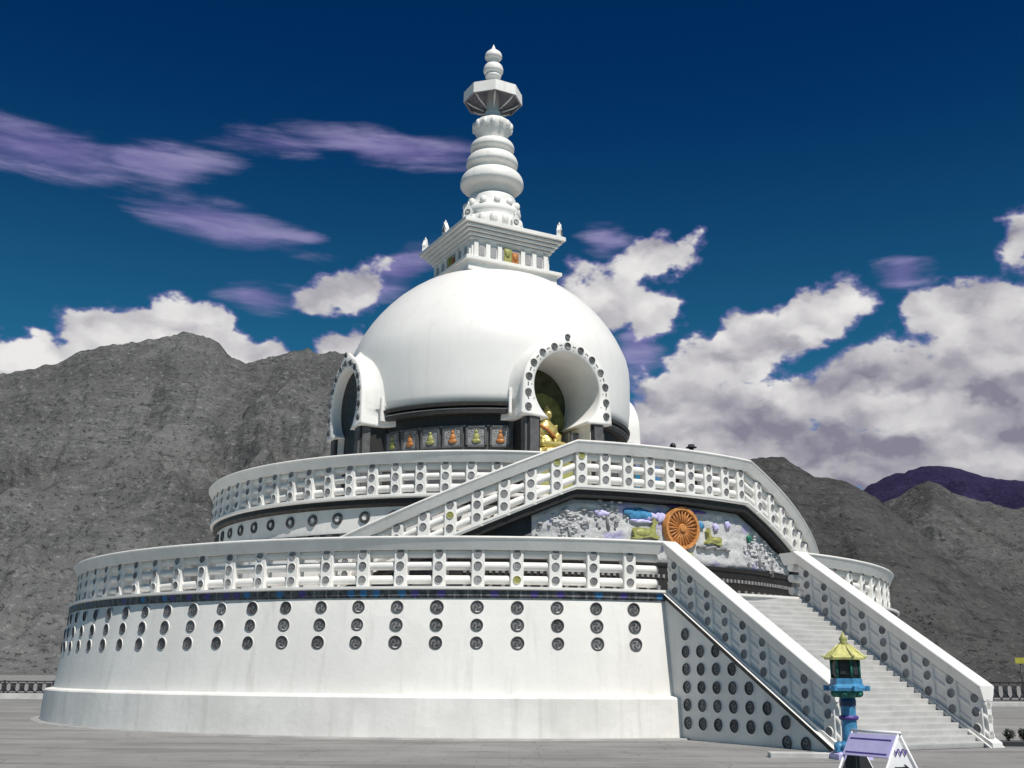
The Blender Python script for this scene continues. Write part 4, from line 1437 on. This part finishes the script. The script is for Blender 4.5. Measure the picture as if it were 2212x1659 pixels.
def tri_panel(c, hw, h, z0, thick, d_):
    """triangle standing on the ground, apex up, thin along d_"""
    pts = [c - gdir * hw + Vector((0, 0, z0)), c + gdir * hw + Vector((0, 0, z0)), c + Vector((0, 0, h))]
    vs = [p for p in pts] + [p + d_ * thick for p in pts]
    return vs, [(0, 1, 2), (5, 4, 3), (0, 3, 4, 1), (1, 4, 5, 2), (2, 5, 3, 0)]


b = MB()
for c in (Vector((0, 0, 0)), far):
    for sx in (-1, 1):
        b.tube([c + gdir * sx * WB, c + Vector((0, 0, HB))], 0.013, 8)
    b.tube([c - gdir * WB * 0.9 + Vector((0, 0, 0.1)), c + gdir * WB * 0.9 + Vector((0, 0, 0.1))], 0.010, 8)
b.tube([Vector((0, 0, HB)) - rdir * 0.02, far + Vector((0, 0, HB)) + rdir * 0.02], 0.016, 8)
b.build("frame", M_SIGNW, bar)
b = MB().add(*tri_panel(Vector((0, 0, 0)) + rdir * 0.012, WB - 0.035, HB - 0.05, 0.06, 0.012, rdir))
gp = b.build("end_panel", M_SIGNW, bar)
b = MB().add(*tri_panel(far - rdir * 0.03, WB - 0.035, HB - 0.05, 0.06, 0.012, rdir))
b.build("end_panel", M_IRON, bar)  # far panel: shade inside the frame painted in as a dark colour
# upper board on the near slope
sl_ = (-gdir * WB + Vector((0, 0, -HB))).normalized()
p0 = Vector((0, 0, HB)) + sl_ * 0.03 - gdir * 0.01
p1 = far + Vector((0, 0, HB)) + sl_ * 0.03 - gdir * 0.01
vs = [p0, p1, p1 + sl_ * 0.24, p0 + sl_ * 0.24]
nb = (gdir * -1 + Vector((0, 0, 0.5))).normalized() * 0.014
vs = vs + [v + nb for v in vs]
b = MB().add(vs, [(0, 1, 2, 3), (7, 6, 5, 4), (0, 4, 5, 1), (1, 5, 6, 2), (2, 6, 7, 3), (3, 7, 4, 0)])
ub = b.build("side_board", M_LILAC, bar)
b = MB()
for kx in (0.05, 0.20):
    q0, q1 = p0 + sl_ * kx + nb * 1.15 + rdir * 0.03, p1 + sl_ * kx + nb * 1.15 - rdir * 0.03
    b.add([q0, q1, q1 + sl_ * 0.016, q0 + sl_ * 0.016], [(0, 1, 2, 3)])
b.build("painted_lines", M_PURPLE, ub)
# lettering on the end panel: too small to read, angular violet strokes
b = MB()
u, w, nrm = gdir, Vector((0, 0, 1)), -rdir * 0.002


def stroke(x0, z0, x1, z1, wd, mi):
    dv = Vector((x1 - x0, z1 - z0, 0)).normalized()
    pp = Vector((-dv.y, dv.x, 0)) * wd / 2
    vs = [Vector((x0, z0, 0)) + pp, Vector((x1, z1, 0)) + pp, Vector((x1, z1, 0)) - pp, Vector((x0, z0, 0)) - pp]
    b.add([u * v.x + w * v.y + nrm for v in vs], [(0, 1, 2, 3)], mi)


def zigzag(x0, z0, wd, h, n, th, mi):
    for i in range(n):
        xa, xb = x0 + wd * i / n, x0 + wd * (i + 1) / n
        stroke(xa, z0 + (h if i % 2 == 0 else 0), xb, z0 + (0 if i % 2 == 0 else h), th, mi)


stroke(-0.08, 0.655, 0.07, 0.655, 0.02, 1)
stroke(0.03, 0.685, 0.09, 0.64, 0.018, 1)
for txt, size, zz in (("VVV", 0.085, 0.775), ("VWW 7", 0.125, 0.49), ("WV 7V", 0.10, 0.36)):
    cu = bpy.data.curves.new("t", 'FONT')
    cu.body, cu.size, cu.align_x, cu.offset = txt, size, 'CENTER', 0.003
    to = bpy.data.objects.new("t", cu)
    COL.objects.link(to)
    me_ = bpy.data.meshes.new_from_object(to.evaluated_get(bpy.context.evaluated_depsgraph_get()))
    bpy.data.objects.remove(to)
    b.add([u * v.co.x + w * (v.co.y + zz) + nrm for v in me_.vertices], [tuple(p.vertices) for p in me_.polygons], 0)
b.build("lettering", [M_PURPLE, M_BLACK], gp)

# ------------------------------------------------------------------ people on the landing
def person(loc, rz, label, cloth, h=1.68, cap=False):
    t = thing("person", label, "person", loc, rz, "people on the landing")
    k_ = h / 1.70
    V = [(0, 0, 0.92), (0, 0.0, 1.12), (0, 0.01, 1.34), (0, 0.0, 1.46), (0, -0.02, 1.55), (0, -0.025, 1.63),
         (0.10, 0, 0.86), (0.12, -0.02, 0.48), (0.12, 0.0, 0.08), (0.12, -0.14, 0.04),
         (-0.10, 0, 0.86), (-0.12, -0.02, 0.48), (-0.12, 0.0, 0.08), (-0.12, -0.14, 0.04),
         (0.18, 0.01, 1.39), (0.26, -0.02, 1.12), (0.20, -0.20, 0.95), (0.17, -0.27, 0.93),
         (-0.18, 0.01, 1.39), (-0.26, -0.02, 1.12), (-0.20, -0.20, 0.95), (-0.17, -0.27, 0.93)]
    rad = [.15, .14, .16, .065, .085, .085, .10, .075, .05, .045, .10, .075, .05, .045, .075, .05, .038, .035, .075, .05, .038, .035]
    E_ = [(0, 1), (1, 2), (2, 3), (3, 4), (4, 5), (0, 6), (6, 7), (7, 8), (8, 9), (0, 10), (10, 11), (11, 12), (12, 13), (2, 14), (14, 15), (15, 16), (16, 17), (2, 18), (18, 19), (19, 20), (20, 21)]
    me = bpy.data.meshes.new("body")
    me.from_pydata([(x * k_, y * k_, z * k_) for x, y, z in V], E_, [])
    o = place(me, "body", t)
    sk = o.modifiers.new("skin", 'SKIN')
    o.modifiers.new("sub", 'SUBSURF').levels = 1
    for i, r_ in enumerate(rad):
        me.skin_vertices[0].data[i].radius = (r_ * k_, r_ * k_)
    me.skin_vertices[0].data[0].use_root = True
    evaluated(o)
    o.data.materials.clear()
    o.data.materials.append(cloth)
    o.data.materials.append(M_SKIN)
    for p in o.data.polygons:
        p.use_smooth = True
        c_ = p.center
        p.material_index = 1 if c_.z > 1.44 * k_ or (c_.y < -0.2 * k_ and c_.z > 0.8 * k_) else 0
    hb = MB().ball((0, 0.012 * k_, 1.625 * k_), (0.098 * k_, 0.112 * k_, 0.112 * k_), 14, 10)
    hb.build("hair", M_HAIR, t)
    if cap:
        cbm = MB().lathe([(0.17, 1.66), (0.175, 1.675), (0.11, 1.69), (0.10, 1.76), (0.0, 1.78)], 20)
        cbm.build("hat", M_CLOTHD, t)
    return t


person(L2W(11.7, 0.50, H2 + 0.035), ROT + R(150), "person with short black hair behind the landing balustrade", M_CLOTHR, 1.70)
person(L2W(11.7, 1.22, H2 + 0.035), ROT + R(-20), "person in a dark brimmed hat behind the landing balustrade", M_CLOTHD, 1.62, cap=True)

# ------------------------------------------------------------------ plaza edge: kerbs, fences, planter, sign
def fence(name, label, a, b_, h, z0, n):
    A, B_ = Vector((*a, 0)), Vector((*b_, 0))
    L = (B_ - A).length
    ang = math.atan2(B_.y - A.y, B_.x - A.x)
    t = thing(name, label, "fence", A, ang)
    MB().tube([(0, 0, z0 + h), (L, 0, z0 + h)], 0.04, 8).build("top_rail", M_IRON, t)
    MB().tube([(0, 0, z0 + 0.12), (L, 0, z0 + 0.12)], 0.03, 8).build("bottom_rail", M_IRON, t)
    lat = MB()
    nn = int(L / 0.5)
    for i in range(nn):
        x = L * (i + 0.5) / nn
        w_ = L / nn
        lat.box((x, 0, z0 + 0.12 + h * 0.42), (w_ * 0.55, 0.03, h * 0.62), 0)
        lat.tube([(x - w_ / 2, 0.02, z0 + 0.14), (x + w_ / 2, 0.02, z0 + h - 0.04)], 0.03, 5)
        lat.tube([(x + w_ / 2, -0.02, z0 + 0.14), (x - w_ / 2, -0.02, z0 + h - 0.04)], 0.03, 5)
    lat.build("lattice", M_IRON, t)
    ps0 = None
    for i in range(n + 1):
        if ps0 is None:
            ps0 = MB().box((0, 0, (z0 + h + 0.06) / 2), (0.10, 0.10, z0 + h + 0.06), 0, 0, 0.01).build("post", M_IRON, t)
            o = ps0
        else:
            o = ps0.copy()
            COL.objects.link(o)
        o.location = (L * i / n, 0, 0)
    return t


def kerb(label, a, b_, w_, h):
    A, B_ = Vector((*a, 0)), Vector((*b_, 0))
    L = (B_ - A).length
    m = MB().sweep([(0, 0, 0, 0, -1), (L, 0, 0, 0, -1)], [(w_ / 2, 0), (w_ / 2, h - 0.02), (w_ / 2 - 0.03, h), (-w_ / 2, h), (-w_ / 2, 0)])
    tag(m.build("kerb_wall", M_KERB, None, A, math.atan2(B_.y - A.y, B_.x - A.x)), label, "kerb wall")


kerb("low pale kerb wall along the far left edge of the plaza", (-60, 62), (-16, 67), 0.5, 0.30)
kerb("low pale kerb wall along the far right edge of the plaza", (15, 66), (70, 60), 0.5, 0.22)
fence("fence", "dark iron lattice fence on the left kerb behind the lower terrace", (-60, 62.6), (-16, 67.6), 0.78, 0.20, 16)
fence("fence", "dark iron lattice fence on the right behind the stair rail", (15, 66.6), (70, 60.6), 1.10, 0.20, 18)


def leaf_bush(loc, r, h, n, label, seed, name="shrub"):
    rs = random.Random(seed)
    t = thing(name, label, "shrub", loc)
    st_ = MB()
    for i in range(5):
        a = rs.uniform(0, 2 * pi)
        st_.tube([(0, 0, 0), (0.3 * r * cos(a), 0.3 * r * sin(a), h * 0.4), (0.7 * r * cos(a), 0.7 * r * sin(a), h * 0.8)], [0.03 * r + .008, 0.02 * r + .005, 0.006], 5)
    st_.build("stem", M_DARKWOOD, t)
    lf = MB()
    for i in range(n):
        while True:
            x, y, z = rs.uniform(-1, 1), rs.uniform(-1, 1), rs.uniform(-1, 1)
            q = x * x + y * y + z * z
            if q < 1 and q > 0.12 and rs.random() < 0.35 + q * 0.65:
                break
        lump = 0.8 + 0.25 * sin(x * 5 + seed) * cos(y * 4)
        c = Vector((x * r * lump, y * r * lump, h * 0.55 + z * h * 0.48 * lump))
        s_ = rs.uniform(0.5, 1.0) * 0.16 * (r + h) / 2
        u_ = Vector((rs.gauss(0, 1), rs.gauss(0, 1), rs.gauss(0, 1))).normalized()
        v_ = u_.orthogonal().normalized()
        lf.add([c - u_ * s_, c + v_ * s_ * 0.4, c + u_ * s_, c - v_ * s_ * 0.4], [(0, 1, 2, 3)])
    lf.build("foliage", M_LEAF, t)
    return t


for i, (x, y, r_, h_, lb_) in enumerate(((11.68, 26.5, 0.15, 0.32, "small dark bush just right of the stair rail foot"), (12.03, 26.5, 0.16, 0.34, "small dark bush nearest the right edge of the photo"))):
    leaf_bush((x, y, 0.09), r_, h_, 420, lb_, 3 + i)["group"] = "small bushes beside the stairs"
bed = MB().box((0, 0, 0.06), (1.5, 0.34, 0.12), 0, 0, 0.015)
tag(bed.build("planter", M_IRON, None, (12.1, 26.5, 0), R(-3)), "low dark planter trough holding two small bushes", "planter")
# scrub at the foot of the slopes, beyond the fence on the left
for i, (x, y, r_, h_) in enumerate(((-20.3, 70.5, 0.9, 1.9), (-21.6, 71.5, 0.8, 1.5), (-19.2, 71.0, 0.6, 1.2), (-25.5, 73, 0.9, 1.4))):
    leaf_bush((x, y, 0), r_, h_, 500, ["tallest dark bush behind the left fence by the plinth corner", "dark bush behind the left fence second from the plinth corner",
                                       "lowest dark bush behind the left fence touching the plinth corner", "lone dark bush behind the left fence near the photo edge"][i], 21 + i)["group"] = "bushes behind the left fence"
ys = thing("sign", "small yellow sign on a post beyond the right fence", "sign", (31.6, 69.0, 0), R(-20))
MB().tube([(0, 0, 0), (0, 0, 2.4)], 0.05, 8).build("post", M_IRON, ys)
MB().box((0, -0.06, 2.6), (0.6, 0.05, 0.34), 0, 0, 0.01).build("board", M_YELLOW, ys)
